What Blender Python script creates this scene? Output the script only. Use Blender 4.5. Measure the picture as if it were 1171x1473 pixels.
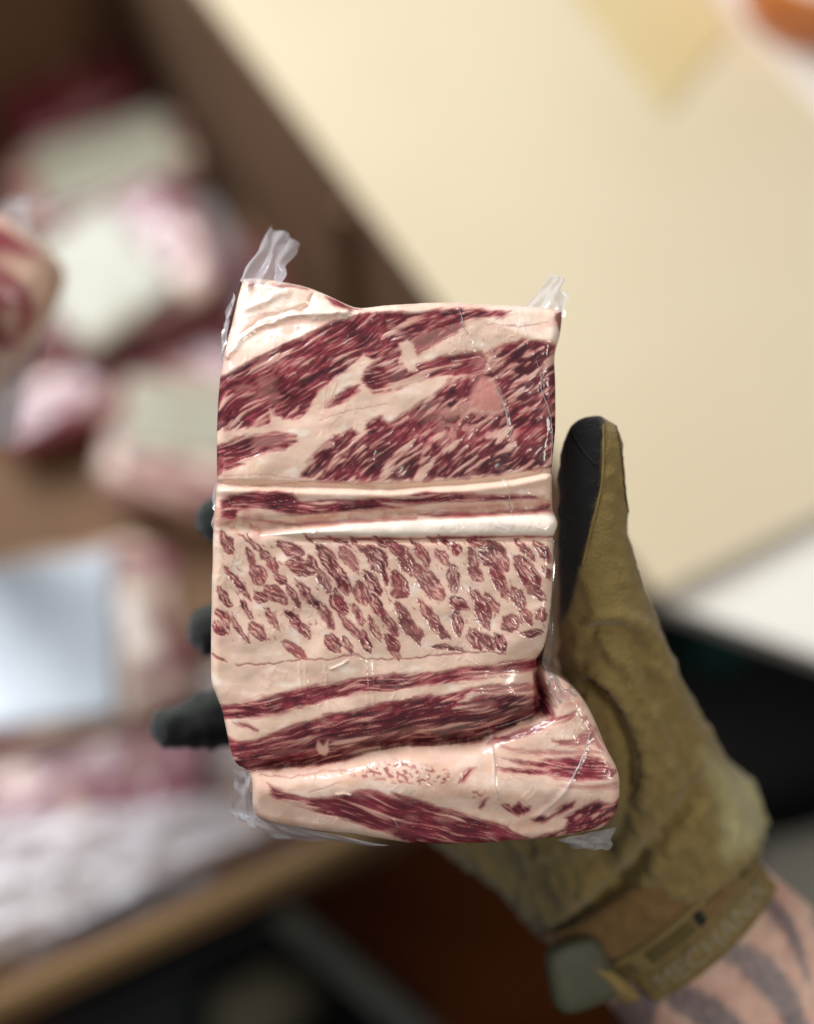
import bpy, math
import numpy as np
from mathutils import Vector, Matrix
from mathutils.bvhtree import BVHTree

for o in list(bpy.data.objects):
    bpy.data.objects.remove(o)
scene = bpy.context.scene
COL = scene.collection

# ------------------------------------------------------------------ camera, world, lamps, exposure
W_PX, H_PX, FPX = 1171.0, 1473.0, 1700.0
D0 = 0.38                                   # distance to the held pack
TILT = math.radians(20)
CAM = Vector((0, 0, 1.22))
cam_d = bpy.data.cameras.new('camera')
cam = bpy.data.objects.new('camera', cam_d)
COL.objects.link(cam)
cam.location = CAM
cam.rotation_euler = (TILT, 0, 0)
cam_d.sensor_fit = 'HORIZONTAL'
cam_d.sensor_width = 36
cam_d.lens = 36 * FPX / W_PX
cam_d.clip_start = 0.02
cam_d.clip_end = 50
cam_d.dof.use_dof = True
cam_d.dof.focus_distance = D0 + 0.002
cam_d.dof.aperture_fstop = 2.3
scene.camera = cam
scene.render.resolution_x, scene.render.resolution_y = 814, 1024

world = bpy.data.worlds.new('World')
scene.world = world
world.use_nodes = True
bg = world.node_tree.nodes['Background']
bg.inputs[0].default_value = (0.85, 0.92, 1.0, 1)
bg.inputs[1].default_value = 0.18


def area(name, loc, target, size, power, color):
    l = bpy.data.lights.new(name, 'AREA')
    l.shape = 'RECTANGLE'
    l.size, l.size_y = size
    l.energy = power
    l.color = color
    o = bpy.data.objects.new(name, l)
    COL.objects.link(o)
    o.location = loc
    d = Vector(target) - Vector(loc)
    o.rotation_euler = d.to_track_quat('-Z', 'Y').to_euler()
    return o


area('window_light', (-1.0, 1.15, 1.75), (-0.1, 0.1, 0.6), (1.1, 0.9), 47, (0.92, 0.96, 1.0))
area('ceiling_light', (0.95, -0.35, 2.3), (0.1, 0.15, 0.6), (0.6, 0.4), 11, (1.0, 0.94, 0.84))

vs = scene.view_settings
vs.view_transform = 'Standard'
vs.look = 'None'
vs.exposure = 0.16
vs.gamma = 1.0

# ------------------------------------------------------------------ helpers
Rc = Matrix.Rotation(TILT, 3, 'X')


def P(x, y, d):
    """point seen at photograph pixel x, y at depth d metres from the lens"""
    return CAM + Rc @ Vector(((x - W_PX / 2) / FPX * d, -(y - H_PX / 2) / FPX * d, -d))


def G(x, y, z):
    """point seen at pixel x, y on the level plane z"""
    r = Rc @ Vector(((x - W_PX / 2) / FPX, -(y - H_PX / 2) / FPX, -1))
    return CAM + r * ((z - CAM.z) / r.z)


def to_px(co):
    """n x 3 world coordinates -> pixel x, y (numpy)"""
    R = np.array(Rc)
    q = (np.asarray(co) - np.array(CAM)) @ R
    return q[:, 0] / -q[:, 2] * FPX + W_PX / 2, q[:, 1] / q[:, 2] * FPX + H_PX / 2


def lin(r, g, b):
    f = lambda c: (c / 255 / 12.92) if c / 255 <= 0.04045 else ((c / 255 + 0.055) / 1.055) ** 2.4
    return np.array((f(r), f(g), f(b)))


def tag(o, label=None, cat=None, group=None, kind=None):
    if label: o['label'] = label
    if cat: o['category'] = cat
    if group: o['group'] = group
    if kind: o['kind'] = kind
    return o


def empty(name, loc, label=None, cat=None, group=None):
    o = bpy.data.objects.new(name, None)
    o.empty_display_size = 0.02
    COL.objects.link(o)
    o.location = loc
    return tag(o, label, cat, group)


def mesh_obj(name, verts, faces, mat, parent=None, smooth=True, col=None, normals=None):
    """verts in world coordinates; the object sits at its parent's origin"""
    verts = np.asarray(verts, dtype=np.float64).reshape(-1, 3)
    org = np.zeros(3)
    p = parent
    while p is not None:
        org += np.array(p.location)
        p = p.parent
    me = bpy.data.meshes.new(name)
    if parent is None:
        loc = verts.mean(axis=0)
        loc[2] = verts[:, 2].min()
        org = loc
    if isinstance(faces, np.ndarray):
        nf, k = faces.shape
        me.vertices.add(len(verts))
        me.vertices.foreach_set('co', (verts - org).astype(np.float32).ravel())
        me.loops.add(nf * k)
        me.loops.foreach_set('vertex_index', faces.astype(np.int32).ravel())
        me.polygons.add(nf)
        me.polygons.foreach_set('loop_start', np.arange(nf, dtype=np.int32) * k)
        me.update(calc_edges=True)
        me.validate()
    else:
        me.from_pydata((verts - org).tolist(), [], [list(f) for f in faces])
        me.update()
    me.polygons.foreach_set('use_smooth', np.full(len(me.polygons), bool(smooth)))
    if col is not None:
        a = me.attributes.new('col', 'FLOAT_COLOR', 'POINT')
        c4 = np.ones((len(verts), 4), dtype=np.float32)
        c4[:, :3] = col
        a.data.foreach_set('color', c4.ravel())
    if normals is not None:
        me.normals_split_custom_set_from_vertices(normals.tolist())
    if mat: me.materials.append(mat)
    o = bpy.data.objects.new(name, me)
    COL.objects.link(o)
    if parent is None:
        o.location = org
    else:
        o.parent = parent
    return o


def np_hash(i, j, s):
    n = (i.astype(np.int64) * 374761393 + j.astype(np.int64) * 668265263 + s * 2147483647) & 0xFFFFFFFF
    n = ((n ^ (n >> 13)) * 1274126177) & 0xFFFFFFFF
    return ((n ^ (n >> 16)) & 0xFFFF) / 65535.0


def noise(x, y, s=0):
    """gradient noise, about -1..1"""
    x = np.asarray(x, float); y = np.asarray(y, float)
    i = np.floor(x); j = np.floor(y)
    u = x - i; v = y - j
    su = u * u * u * (u * (u * 6 - 15) + 10); sv = v * v * v * (v * (v * 6 - 15) + 10)

    def g(di, dj):
        a = np_hash(i + di, j + dj, s) * 2 * math.pi
        return np.cos(a) * (u - di) + np.sin(a) * (v - dj)
    a = g(0, 0) * (1 - su) + g(1, 0) * su
    b = g(0, 1) * (1 - su) + g(1, 1) * su
    return (a * (1 - sv) + b * sv) * 1.5


def fbm(x, y, s=0, n=3):
    t = 0; a = 1.0; w = 0
    for k in range(n):
        t = t + a * noise(x * 2 ** k, y * 2 ** k, s + 17 * k); w += a; a *= 0.5
    return t / w


def sstep(a, b, x):
    t = np.clip((x - a) / (b - a), 0, 1)
    return t * t * (3 - 2 * t)


def poly_sd(X, Y, pts, closed=True):
    """signed distance to a polygon, positive inside (or plain distance to a polyline)"""
    pts = [tuple(p) for p in pts]
    d = np.full(X.shape, 1e18)
    ins = np.zeros(X.shape, bool)
    n = len(pts)
    for k in range(n if closed else n - 1):
        ax, ay = pts[k]; bx, by = pts[(k + 1) % n]
        ex, ey = bx - ax, by - ay
        wx, wy = X - ax, Y - ay
        t = np.clip((wx * ex + wy * ey) / (ex * ex + ey * ey + 1e-12), 0, 1)
        d = np.minimum(d, (wx - ex * t) ** 2 + (wy - ey * t) ** 2)
        if closed:
            c = ((ay > Y) != (by > Y)) & (X < (bx - ax) * (Y - ay) / ((by - ay) if by != ay else 1e-9) + ax)
            ins ^= c
    d = np.sqrt(d)
    return np.where(ins, d, -d) if closed else d


def curve_y(pts):
    xs = [p[0] for p in pts]; ys = [p[1] for p in pts]
    return lambda x: np.interp(x, xs, ys)


def resample(pts, n, closed=False):
    p = np.array(pts, float)
    if closed: p = np.vstack([p, p[:1]])
    L = np.concatenate([[0], np.cumsum(np.linalg.norm(np.diff(p, axis=0), axis=1))])
    t = np.linspace(0, L[-1], n + (1 if closed else 0))
    q = np.stack([np.interp(t, L, p[:, k]) for k in range(p.shape[1])], 1)
    return q[:-1] if closed else q


def catmull(pts, n):
    p = np.array(pts, float)
    p = np.vstack([2 * p[0] - p[1], p, 2 * p[-1] - p[-2]])
    out = []
    for k in range(1, len(p) - 2):
        for t in np.linspace(0, 1, n, endpoint=False):
            a, b, c, d = p[k - 1], p[k], p[k + 1], p[k + 2]
            out.append(0.5 * (2 * b + (c - a) * t + (2 * a - 5 * b + 4 * c - d) * t * t + (-a + 3 * b - 3 * c + d) * t ** 3))
    out.append(p[-2])
    return np.array(out)


def tube_geo(path, radii, seg=20, caps=True):
    """round-ended tube; path n x 3, radii n"""
    path = np.array(path, float); radii = np.array(radii, float)
    if caps:
        d0 = path[0] - path[1]; d0 /= np.linalg.norm(d0)
        d1 = path[-1] - path[-2]; d1 /= np.linalg.norm(d1)
        hd = [(0.5, .866), (0.8, .6), (0.95, .31), (0.999, .04)]
        pre = [path[0] + d0 * radii[0] * a for a, b in hd][::-1]
        prr = [radii[0] * b for a, b in hd][::-1]
        post = [path[-1] + d1 * radii[-1] * a for a, b in hd]
        por = [radii[-1] * b for a, b in hd]
        path = np.vstack([pre, path, post]); radii = np.concatenate([prr, radii, por])
    n = len(path)
    tg = np.gradient(path, axis=0)
    tg /= np.linalg.norm(tg, axis=1)[:, None] + 1e-12
    ref = np.array((0.31, 0.17, 0.93))
    u = np.cross(tg[0], ref); u /= np.linalg.norm(u)
    V = []; F = []
    for k in range(n):
        u = u - tg[k] * np.dot(u, tg[k]); u /= np.linalg.norm(u)
        w = np.cross(tg[k], u)
        for s in range(seg):
            a = 2 * math.pi * s / seg
            V.append(path[k] + radii[k] * (math.cos(a) * u + math.sin(a) * w))
    for k in range(n - 1):
        for s in range(seg):
            F.append((k * seg + s, k * seg + (s + 1) % seg, (k + 1) * seg + (s + 1) % seg, (k + 1) * seg + s))
    F.append(tuple(range(seg))[::-1])
    F.append(tuple((n - 1) * seg + s for s in range(seg)))
    return V, F


def prism(pts, z0, z1):
    """vertical prism over a list of xy points"""
    n = len(pts)
    V = [(p[0], p[1], z0) for p in pts] + [(p[0], p[1], z1) for p in pts]
    F = [tuple(range(n))[::-1], tuple(range(n, 2 * n))]
    F += [(k, (k + 1) % n, n + (k + 1) % n, n + k) for k in range(n)]
    return V, F


def slab(a, b, c, d, th):
    """plate through four world corners, th thick along its normal"""
    a, b, c, d = map(Vector, (a, b, c, d))
    nrm = (b - a).cross(d - a).normalized() * th
    V = [a, b, c, d, a - nrm, b - nrm, c - nrm, d - nrm]
    F = [(0, 1, 2, 3), (7, 6, 5, 4), (0, 4, 5, 1), (1, 5, 6, 2), (2, 6, 7, 3), (3, 7, 4, 0)]
    return V, F


def add_bevel(o, w, seg=2):
    m = o.modifiers.new('bevel', 'BEVEL')
    m.width = w; m.segments = seg; m.limit_method = 'ANGLE'
    return o


# ------------------------------------------------------------------ materials
def mat(name, rough=0.6, col=None, noise_scale=None, col2=None, bump=0.0, bump_scale=200, attr=False,
        coat=0.0, coat_rough=0.1, sheen=0.0, spec=0.5, sss=0.0, coat_bump=0.0, coat_scale=60, stretch=(1, 1, 1)):
    m = bpy.data.materials.new(name)
    m.use_nodes = True
    nt = m.node_tree; N = nt.nodes; L = nt.links
    b = N['Principled BSDF']
    tc = N.new('ShaderNodeTexCoord')
    mp = N.new('ShaderNodeMapping')
    mp.inputs['Scale'].default_value = stretch
    L.new(tc.outputs['Object'], mp.inputs[0])
    b.inputs['Roughness'].default_value = rough
    b.inputs['Specular IOR Level'].default_value = spec
    b.inputs['Coat Weight'].default_value = coat
    b.inputs['Coat Roughness'].default_value = coat_rough
    b.inputs['Sheen Weight'].default_value = sheen
    if sss:
        b.inputs['Subsurface Weight'].default_value = sss
        b.inputs['Subsurface Radius'].default_value = (1, 0.4, 0.25)
        b.inputs['Subsurface Scale'].default_value = 0.002
    src = None
    if attr:
        at = N.new('ShaderNodeAttribute'); at.attribute_name = 'col'
        src = at.outputs['Color']
        if noise_scale:
            nz = N.new('ShaderNodeTexNoise'); nz.inputs['Scale'].default_value = noise_scale
            nz.inputs['Detail'].default_value = 4
            L.new(mp.outputs[0], nz.inputs['Vector'])
            mr = N.new('ShaderNodeMapRange')
            mr.inputs[1].default_value = 0.3; mr.inputs[2].default_value = 0.7
            mr.inputs[3].default_value = 0.88; mr.inputs[4].default_value = 1.1
            L.new(nz.outputs[0], mr.inputs[0])
            mx = N.new('ShaderNodeVectorMath'); mx.operation = 'SCALE'
            L.new(src, mx.inputs[0]); L.new(mr.outputs[0], mx.inputs['Scale'])
            src = mx.outputs[0]
        L.new(src, b.inputs['Base Color'])
    else:
        b.inputs['Base Color'].default_value = (*col, 1)
        if noise_scale:
            nz = N.new('ShaderNodeTexNoise'); nz.inputs['Scale'].default_value = noise_scale
            nz.inputs['Detail'].default_value = 5
            L.new(mp.outputs[0], nz.inputs['Vector'])
            rp = N.new('ShaderNodeValToRGB')
            rp.color_ramp.elements[0].position = 0.35; rp.color_ramp.elements[1].position = 0.68
            rp.color_ramp.elements[0].color = (*col, 1)
            rp.color_ramp.elements[1].color = (*(col2 if col2 is not None else col), 1)
            L.new(nz.outputs[0], rp.inputs[0]); L.new(rp.outputs[0], b.inputs['Base Color'])
    if bump:
        nb = N.new('ShaderNodeTexNoise'); nb.inputs['Scale'].default_value = bump_scale; nb.inputs['Detail'].default_value = 4
        L.new(mp.outputs[0], nb.inputs['Vector'])
        bp = N.new('ShaderNodeBump'); bp.inputs['Strength'].default_value = bump; bp.inputs['Distance'].default_value = 0.001
        L.new(nb.outputs[0], bp.inputs['Height']); L.new(bp.outputs[0], b.inputs['Normal'])
    if coat_bump:
        nb = N.new('ShaderNodeTexNoise'); nb.inputs['Scale'].default_value = coat_scale; nb.inputs['Detail'].default_value = 3
        nb.inputs['Distortion'].default_value = 1.5
        L.new(mp.outputs[0], nb.inputs['Vector'])
        bp = N.new('ShaderNodeBump'); bp.inputs['Strength'].default_value = coat_bump; bp.inputs['Distance'].default_value = 0.001
        L.new(nb.outputs[0], bp.inputs['Height']); L.new(bp.outputs[0], b.inputs['Coat Normal'])
    return m


def film_mat(name, base=0.10, haze=0.06, rough=0.08, tint=(0.9, 0.93, 1.0), trl=0.5):
    m = bpy.data.materials.new(name)
    m.use_nodes = True
    nt = m.node_tree; N = nt.nodes; L = nt.links
    N.remove(N['Principled BSDF'])
    out = N['Material Output']
    tr = N.new('ShaderNodeBsdfTransparent'); tr.inputs[0].default_value = (0.97, 0.97, 0.98, 1)
    gl = N.new('ShaderNodeBsdfGlossy'); gl.inputs['Roughness'].default_value = rough
    df = N.new('ShaderNodeBsdfDiffuse'); df.inputs[0].default_value = (*tint, 1)
    tl = N.new('ShaderNodeBsdfTranslucent'); tl.inputs[0].default_value = (*tint, 1)
    hz = N.new('ShaderNodeMixShader'); hz.inputs[0].default_value = trl
    L.new(df.outputs[0], hz.inputs[1]); L.new(tl.outputs[0], hz.inputs[2])
    fr = N.new('ShaderNodeFresnel'); fr.inputs[0].default_value = 1.5
    ad = N.new('ShaderNodeMath'); ad.operation = 'MULTIPLY_ADD'; ad.use_clamp = True; ad.inputs[1].default_value = 0.45; ad.inputs[2].default_value = base
    L.new(fr.outputs[0], ad.inputs[0])
    m1 = N.new('ShaderNodeMixShader'); L.new(ad.outputs[0], m1.inputs[0])
    L.new(tr.outputs[0], m1.inputs[1]); L.new(gl.outputs[0], m1.inputs[2])
    m2 = N.new('ShaderNodeMixShader'); m2.inputs[0].default_value = haze
    L.new(m1.outputs[0], m2.inputs[1]); L.new(hz.outputs[0], m2.inputs[2])
    L.new(m2.outputs[0], out.inputs['Surface'])
    return m


M = {}
M['meat'] = mat('film_wrapped_meat', 0.5, attr=True, bump=0.07, bump_scale=900, coat=1.0, coat_rough=0.13,
                coat_bump=0.45, coat_scale=26, spec=0.25, sss=0.15)
M['pack'] = mat('film_wrapped_pack', 0.45, attr=True, coat=0.8, coat_rough=0.15, coat_bump=0.6, coat_scale=45, noise_scale=60)
M['film'] = film_mat('clear_film')
M['film_white'] = film_mat('crinkled_film', 0.10, 0.42, 0.16, (0.92, 0.90, 0.94))
M['film_loose'] = film_mat('loose_crumpled_film', 0.3, 0.62, 0.12, (0.97, 0.93, 0.95), 0.15)
M['film_ridge_glint'] = film_mat('film_ridge_glint', 0.16, 0.34, 0.22, (1.0, 0.97, 0.93))  # whitish haze paints in the bright highlight along each ridge
M['label'] = mat('label_card', 0.5, lin(228, 234, 240), 12, lin(218, 225, 232))
M['label_cream'] = mat('cream_label_card', 0.5, lin(172, 167, 146), 10, lin(158, 152, 132), coat=0.3)
M['card'] = mat('carton_board', 0.85, lin(120, 90, 64), 9, lin(108, 80, 56), bump=0.1, bump_scale=300)  # darker than the flap: shade inside the carton put into the board colour
M['flap'] = mat('carton_flap_board', 0.8, lin(210, 193, 162), 4, lin(204, 186, 154), bump=0.1, bump_scale=300)
M['ochre'] = mat('ochre_surface', 0.8, lin(204, 182, 134), 8, lin(200, 177, 128))
M['tan'] = mat('tan_board', 0.8, lin(152, 120, 78), 8, lin(140, 108, 70))
M['white'] = mat('white_table_top', 0.5, lin(236, 229, 217), 5, lin(231, 223, 210))
M['metal'] = mat('grey_leg', 0.4, lin(90, 90, 92))
M['floor'] = mat('red_brown_floor', 0.9, np.array((0.085, 0.022, 0.005)), 6, np.array((0.060, 0.015, 0.0035)), spec=0.1, bump=0.2, bump_scale=60, stretch=(1, 6, 1))
M['mat'] = mat('black_shade_mat', 0.8, np.array((0.012, 0.011, 0.012)), 20, np.array((0.008, 0.008, 0.008)), bump=0.3)
M['crate'] = mat('black_plastic', 0.45, np.array((0.010, 0.012, 0.014)), 30, np.array((0.014, 0.016, 0.018)))
M['rim'] = mat('grey_green_plastic', 0.5, lin(96, 96, 84), 30, lin(86, 88, 78))
M['grey'] = mat('grey_plastic', 0.5, lin(130, 126, 114), 15, lin(118, 114, 104))
M['orange'] = mat('orange_plastic', 0.4, lin(222, 128, 40), 10, lin(205, 110, 30))
M['cream'] = mat('cream_content', 0.6, lin(238, 230, 215), 14, lin(225, 214, 196))
M['teal'] = mat('teal_plastic', 0.4, lin(50, 105, 95), 10, lin(42, 92, 84))
M['pale'] = mat('pale_cloth', 0.8, lin(150, 142, 120), 30, lin(132, 124, 104), bump=0.4, bump_scale=80)
M['glove'] = mat('coyote_suede', 0.92, attr=True, noise_scale=260, bump=0.7, bump_scale=900, sheen=0.25, spec=0.2)
M['cuffbrown'] = mat('brown_suede', 0.9, lin(128, 98, 58), 220, lin(108, 82, 46), bump=0.6, bump_scale=800, sheen=0.2, spec=0.2)
M['strap'] = mat('olive_strap', 0.7, lin(128, 106, 58), 200, lin(112, 92, 50), bump=0.4, bump_scale=700)
M['loop'] = mat('loop_fabric', 0.95, lin(96, 80, 42), 300, lin(82, 68, 36), bump=0.7, bump_scale=900)
M['tab'] = mat('dark_olive_rubber', 0.6, lin(70, 68, 46), 120, lin(62, 60, 40), bump=0.3, bump_scale=500)
M['seam'] = mat('seam_piping', 0.85, lin(142, 118, 66), 300, lin(122, 100, 56))
M['letter'] = mat('grey_print', 0.7, lin(138, 126, 100))
M['dark'] = mat('dark_gap', 0.9, np.array((0.012, 0.009, 0.006)))
M['groove'] = mat('stitch_thread', 0.9, lin(88, 70, 38), 200, lin(76, 60, 32))
M['skin'] = mat('skin', 0.5, attr=True, noise_scale=180, bump=0.35, bump_scale=500, spec=0.4, sss=0.15)

# ------------------------------------------------------------------ the setting: floor
V, F = prism([(-4, -3), (4, -3), (4, 5), (-4, 5)], -0.05, 0.0)
tag(mesh_obj('floor', V, F, M['floor'], smooth=False), kind='structure')

# ------------------------------------------------------------------ carton with flaps
RIM = 0.47; BOT = 0.15
rim_px = [(100, -262), (300, -2), (640, 430), (800, 645), (940, 846),        # right side
          (700, 1085), (520, 1187), (0, 1428), (-255, 1542)]                 # front, bowed
cart = empty('open_carton', G(200, 600, BOT), 'open brown carton full of vacuum packed meat, flaps folded out', 'carton')
rp = [G(x, y, RIM) for x, y in rim_px]
bl = rp[0] + (rp[-1] - rp[4]) * 1.0
rp.append(Vector((bl.x, bl.y, RIM)))
cen = sum(rp, Vector()) / len(rp)


def wall(name, pts, th=0.005, z0=BOT, z1=RIM, m=None):
    ins = []
    for k, p in enumerate(pts):
        a = pts[max(k - 1, 0)]; b = pts[min(k + 1, len(pts) - 1)]
        t = (b - a).normalized(); nn = Vector((-t.y, t.x, 0))
        if nn.dot(cen - p) < 0: nn = -nn
        ins.append(p + nn * th)
    n = len(pts)
    V = [(p.x, p.y, z) for z in (z0, z1) for p in pts] + [(p.x, p.y, z) for z in (z0, z1) for p in ins]
    F = []
    for k in range(n - 1):
        F += [(k, k + 1, n + k + 1, n + k), (2 * n + k + 1, 2 * n + k, 3 * n + k, 3 * n + k + 1),
              (n + k, n + k + 1, 3 * n + k + 1, 3 * n + k), (k + 1, k, 2 * n + k, 2 * n + k + 1)]
    F += [(0, n, 3 * n, 2 * n), (n - 1, 3 * n - 1, 4 * n - 1, 2 * n - 1)]
    return mesh_obj(name, V, F, m or M['card'], cart, smooth=False)


def shrink(p, q, e=0.004):
    d = (q - p).normalized() * e
    return p + d, q - d


wall('side_panel', rp[0:5])
wall('front_panel', [rp[4] + (rp[5] - rp[4]).normalized() * 0.006] + rp[5:8] + [rp[8] - (rp[8] - rp[7]).normalized() * 0.006])
wall('side_panel', list(shrink(rp[8], rp[9], 0.0005)))
wall('back_panel', list(shrink(rp[9], rp[0], 0.0065)))
V, F = prism([(p.x + (cen.x - p.x) * 0.02, p.y + (cen.y - p.y) * 0.02) for p in rp], BOT - 0.004, BOT + 0.004)
mesh_obj('bottom_panel', V, F, M['card'], cart, smooth=False)
# a vertical crease in the right wall: a folded hand-hole strip standing a little proud
pa = G(502, 255, RIM); pb = G(514, 270, RIM)
inw = Vector((-(pb - pa).y, (pb - pa).x, 0)).normalized()
if inw.dot(cen - pa) < 0: inw = -inw
a = pa + inw * 0.0055; b = pb + inw * 0.0055
V, F = prism([(a.x, a.y), (b.x, b.y), (b.x + inw.x * 0.006, b.y + inw.y * 0.006), (a.x + inw.x * 0.012, a.y + inw.y * 0.012)], BOT + 0.02, RIM - 0.03)
mesh_obj('corner_strip', V, F, M['card'], cart, smooth=False)


def flap_panel(name, corners, th, m):
    V, F = slab(*corners, th)
    return mesh_obj(name, V, F, m, cart, smooth=False)


flap_panel('flap', [G(104, -262, RIM + 0.003), G(944, 852, RIM + 0.003), G(1550, 557, RIM - 0.006), G(880, -170, RIM - 0.006)], 0.004, M['flap'])
# front flap hanging down outside the front wall
fo = []
for p in (rp[8], rp[7], rp[6], rp[5]):
    fo.append(p)
out_dir = Vector((0.43, -0.9, 0)).normalized()
V = []; F = []
for k, p in enumerate(fo):
    for j, (o_, z) in enumerate(((0.001, RIM + 0.001), (0.007, RIM - 0.003), (0.010, RIM - 0.03), (0.011, RIM - 0.055))):
        V.append(p + out_dir * o_ + Vector((0, 0, z - RIM)))
for k in range(3):
    for j in range(3):
        F.append((k * 4 + j, k * 4 + j + 1, k * 4 + j + 5, k * 4 + j + 4))
o = mesh_obj('flap', V, F, M['tan'], cart, smooth=False)
sm = o.modifiers.new('thick', 'SOLIDIFY'); sm.thickness = 0.004; sm.offset = 0
fa, fb, fc = G(104, -262, RIM + 0.003), G(944, 852, RIM + 0.003), G(1550, 557, RIM - 0.006)
fn_ = (fb - fa).cross(fc - fa).normalized()


def on_flap(x, y, lift):
    d = (P(x, y, 1.0) - CAM)
    q = CAM + d * ((fa - CAM).dot(fn_) / d.dot(fn_))
    return q + Vector((0, 0, lift))


tag(mesh_obj('ochre_patch', *slab(*[on_flap(x, y, 0.0022) for x, y in ((800, -40), (955, 165), (1052, 45), (985, -80))], 0.0015), M['ochre'], smooth=False),  # thin ochre plate laid over the flap
    'flat ochre patch lying on the pale carton flap', 'board')
pal = empty('carton_stand', G(200, 600, 0.0), 'black plastic stand under the open carton', 'stand')
V, F = prism([(p.x + (cen.x - p.x) * 0.08, p.y + (cen.y - p.y) * 0.08) for p in rp], 0.11, BOT - 0.0045)
mesh_obj('deck', V, F, M['crate'], pal, smooth=False)
for k in (0, 4, 6, 8, 9):
    q = rp[k] + (cen - rp[k]) * 0.14
    V, F = prism([(q.x - .03, q.y - .03), (q.x + .03, q.y - .03), (q.x + .03, q.y + .03), (q.x - .03, q.y + .03)], 0.0, 0.11)
    mesh_obj('foot', V, F, M['crate'], pal, smooth=False)

# ------------------------------------------------------------------ white table, things on and under it
TZ = 0.457
tb = empty('white_table', G(1200, 700, 0), 'low white table under the carton flap', 'table')
side = (G(940, 846, TZ) - G(300, -2, TZ)).normalized()
c0 = G(957, 868, TZ); c1 = c0 + (G(1500, 1055, TZ) - c0) * 2.8
back = [c1 + side * -1.05, c0 + side * -0.95]
V, F = prism([(p.x, p.y) for p in (c0, c1, *back)], TZ - 0.025, TZ)
add_bevel(mesh_obj('tabletop', V, F, M['white'], tb, smooth=False), 0.003)
ctr = (c0 + c1 + back[0] + back[1]) / 4
for p in (c0, c1, *back):
    q = p + (ctr - p) * 0.12
    mesh_obj('leg', *tube_geo([(q.x, q.y, 0.0), (q.x, q.y, 0.2), (q.x, q.y, TZ - 0.026)], [0.016] * 3, 12, False), M['metal'], tb)

ob = G(1152, 6, TZ)
tub = empty('orange_tub', (ob.x, ob.y, TZ), 'round orange tub with pale contents on white table', 'tub')


def lathe(profile, c, seg=48):
    V = []; F = []
    for r, z in profile:
        for s in range(seg):
            a_ = 2 * math.pi * s / seg
            V.append((c[0] + r * math.cos(a_), c[1] + r * math.sin(a_), c[2] + z))
    n = len(profile)
    for k in range(n - 1):
        for s in range(seg):
            F.append((k * seg + s, k * seg + (s + 1) % seg, (k + 1) * seg + (s + 1) % seg, (k + 1) * seg + s))
    F.append(tuple(range(seg))[::-1]); F.append(tuple((n - 1) * seg + s for s in range(seg)))
    return V, F


K_ = 1.35
mesh_obj('bowl', *lathe([(r * K_, z * K_) for r, z in [(.026, .0004), (.036, .002), (.041, .02), (.045, .045), (.047, .048), (.047, .051), (.043, .051), (.040, .046), (.036, .02), (.0005, .018)]], (ob.x, ob.y, TZ)), M['orange'], tub)
mesh_obj('contents', *lathe([(r * K_, z * K_) for r, z in [(.034, .019), (.0375, .036), (.024, .043), (.012, .046), (.001, .047)]], (ob.x, ob.y, TZ)), M['cream'], tub)

tz = G(1012, 930, 0.0)
tv = empty('teal_bottle', (tz.x, tz.y, 0.001), 'small teal bottle in the dark below the white table', 'bottle')
mesh_obj('body', *lathe([(.03, 0), (.034, .004), (.034, .085), (.026, .10), (.012, .108), (.012, .112)], (tz.x, tz.y, 0.001), 24), M['teal'], tv)
mesh_obj('cap', *lathe([(.015, .1125), (.015, .13), (.013, .132)], (tz.x, tz.y, 0.001), 20), M['crate'], tv)

V, F = prism([(p.x, p.y) for p in (G(905, 860, 0.012), G(900, 1473, 0.012), G(1500, 1600, 0.012), G(1600, 700, 0.012))][::-1], 0.0, 0.012)  # added black sheet standing in for the dark floor in the table's shadow
tag(mesh_obj('floor_shade_mat', V, F, M['mat'], smooth=False), 'black mat added for the dark, shadowed floor below the table', 'mat')

gb = empty('grey_bin', G(1230, 1330, 0), 'grey plastic bin on the black mat beside the forearm', 'bin')
gp = [G(1085, 1215, 0.2), G(1120, 1700, 0.2), G(1600, 1600, 0.2), G(1500, 1120, 0.2)]
gc = sum(gp, Vector()) / 4
for k in range(4):
    a, b = gp[k], gp[(k + 1) % 4]
    a2, b2 = a + (gc - a) * 0.03, b + (gc - b) * 0.03
    e = (b - a).normalized() * 0.002
    V, F = prism([((a + e).x, (a + e).y), ((b - e).x, (b - e).y), ((b2 - e).x, (b2 - e).y), ((a2 + e).x, (a2 + e).y)], 0.013, 0.2)
    mesh_obj('side_panel', V, F, M['grey'], gb, smooth=False)
V, F = prism([((p + (gc - p) * 0.04).x, (p + (gc - p) * 0.04).y) for p in gp], 0.165, 0.172)
mesh_obj('lid', V, F, M['grey'], gb, smooth=False)

# ------------------------------------------------------------------ black crate in front of the carton
cr = empty('black_crate', G(250, 1500, 0), 'black plastic crate with grey rim in front of the carton', 'crate')
CZ = 0.26
cp = [G(418, 1300, CZ), G(640, 1490, CZ), G(300, 1720, CZ), G(-420, 1880, CZ), G(-300, 1640, CZ)]
cc = sum(cp, Vector()) / 5
for k in range(5):
    a, b = cp[k], cp[(k + 1) % 5]
    a2, b2 = a + (cc - a) * 0.03, b + (cc - b) * 0.03
    V, F = prism([(a.x, a.y), (b.x, b.y), (b2.x, b2.y), (a2.x, a2.y)], 0.0, CZ - 0.002)
    mesh_obj('side_panel', V, F, M['crate'], cr, smooth=False)
    a2, b2 = a + (cc - a) * (0.10 if k == 0 else 0.05), b + (cc - b) * (0.10 if k == 0 else 0.05)
    V, F = prism([(a.x, a.y), (b.x, b.y), (b2.x, b2.y), (a2.x, a2.y)], CZ, CZ + 0.006)
    mesh_obj('rim', V, F, M['rim'] if k == 0 else M['crate'], cr, smooth=False)
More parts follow.
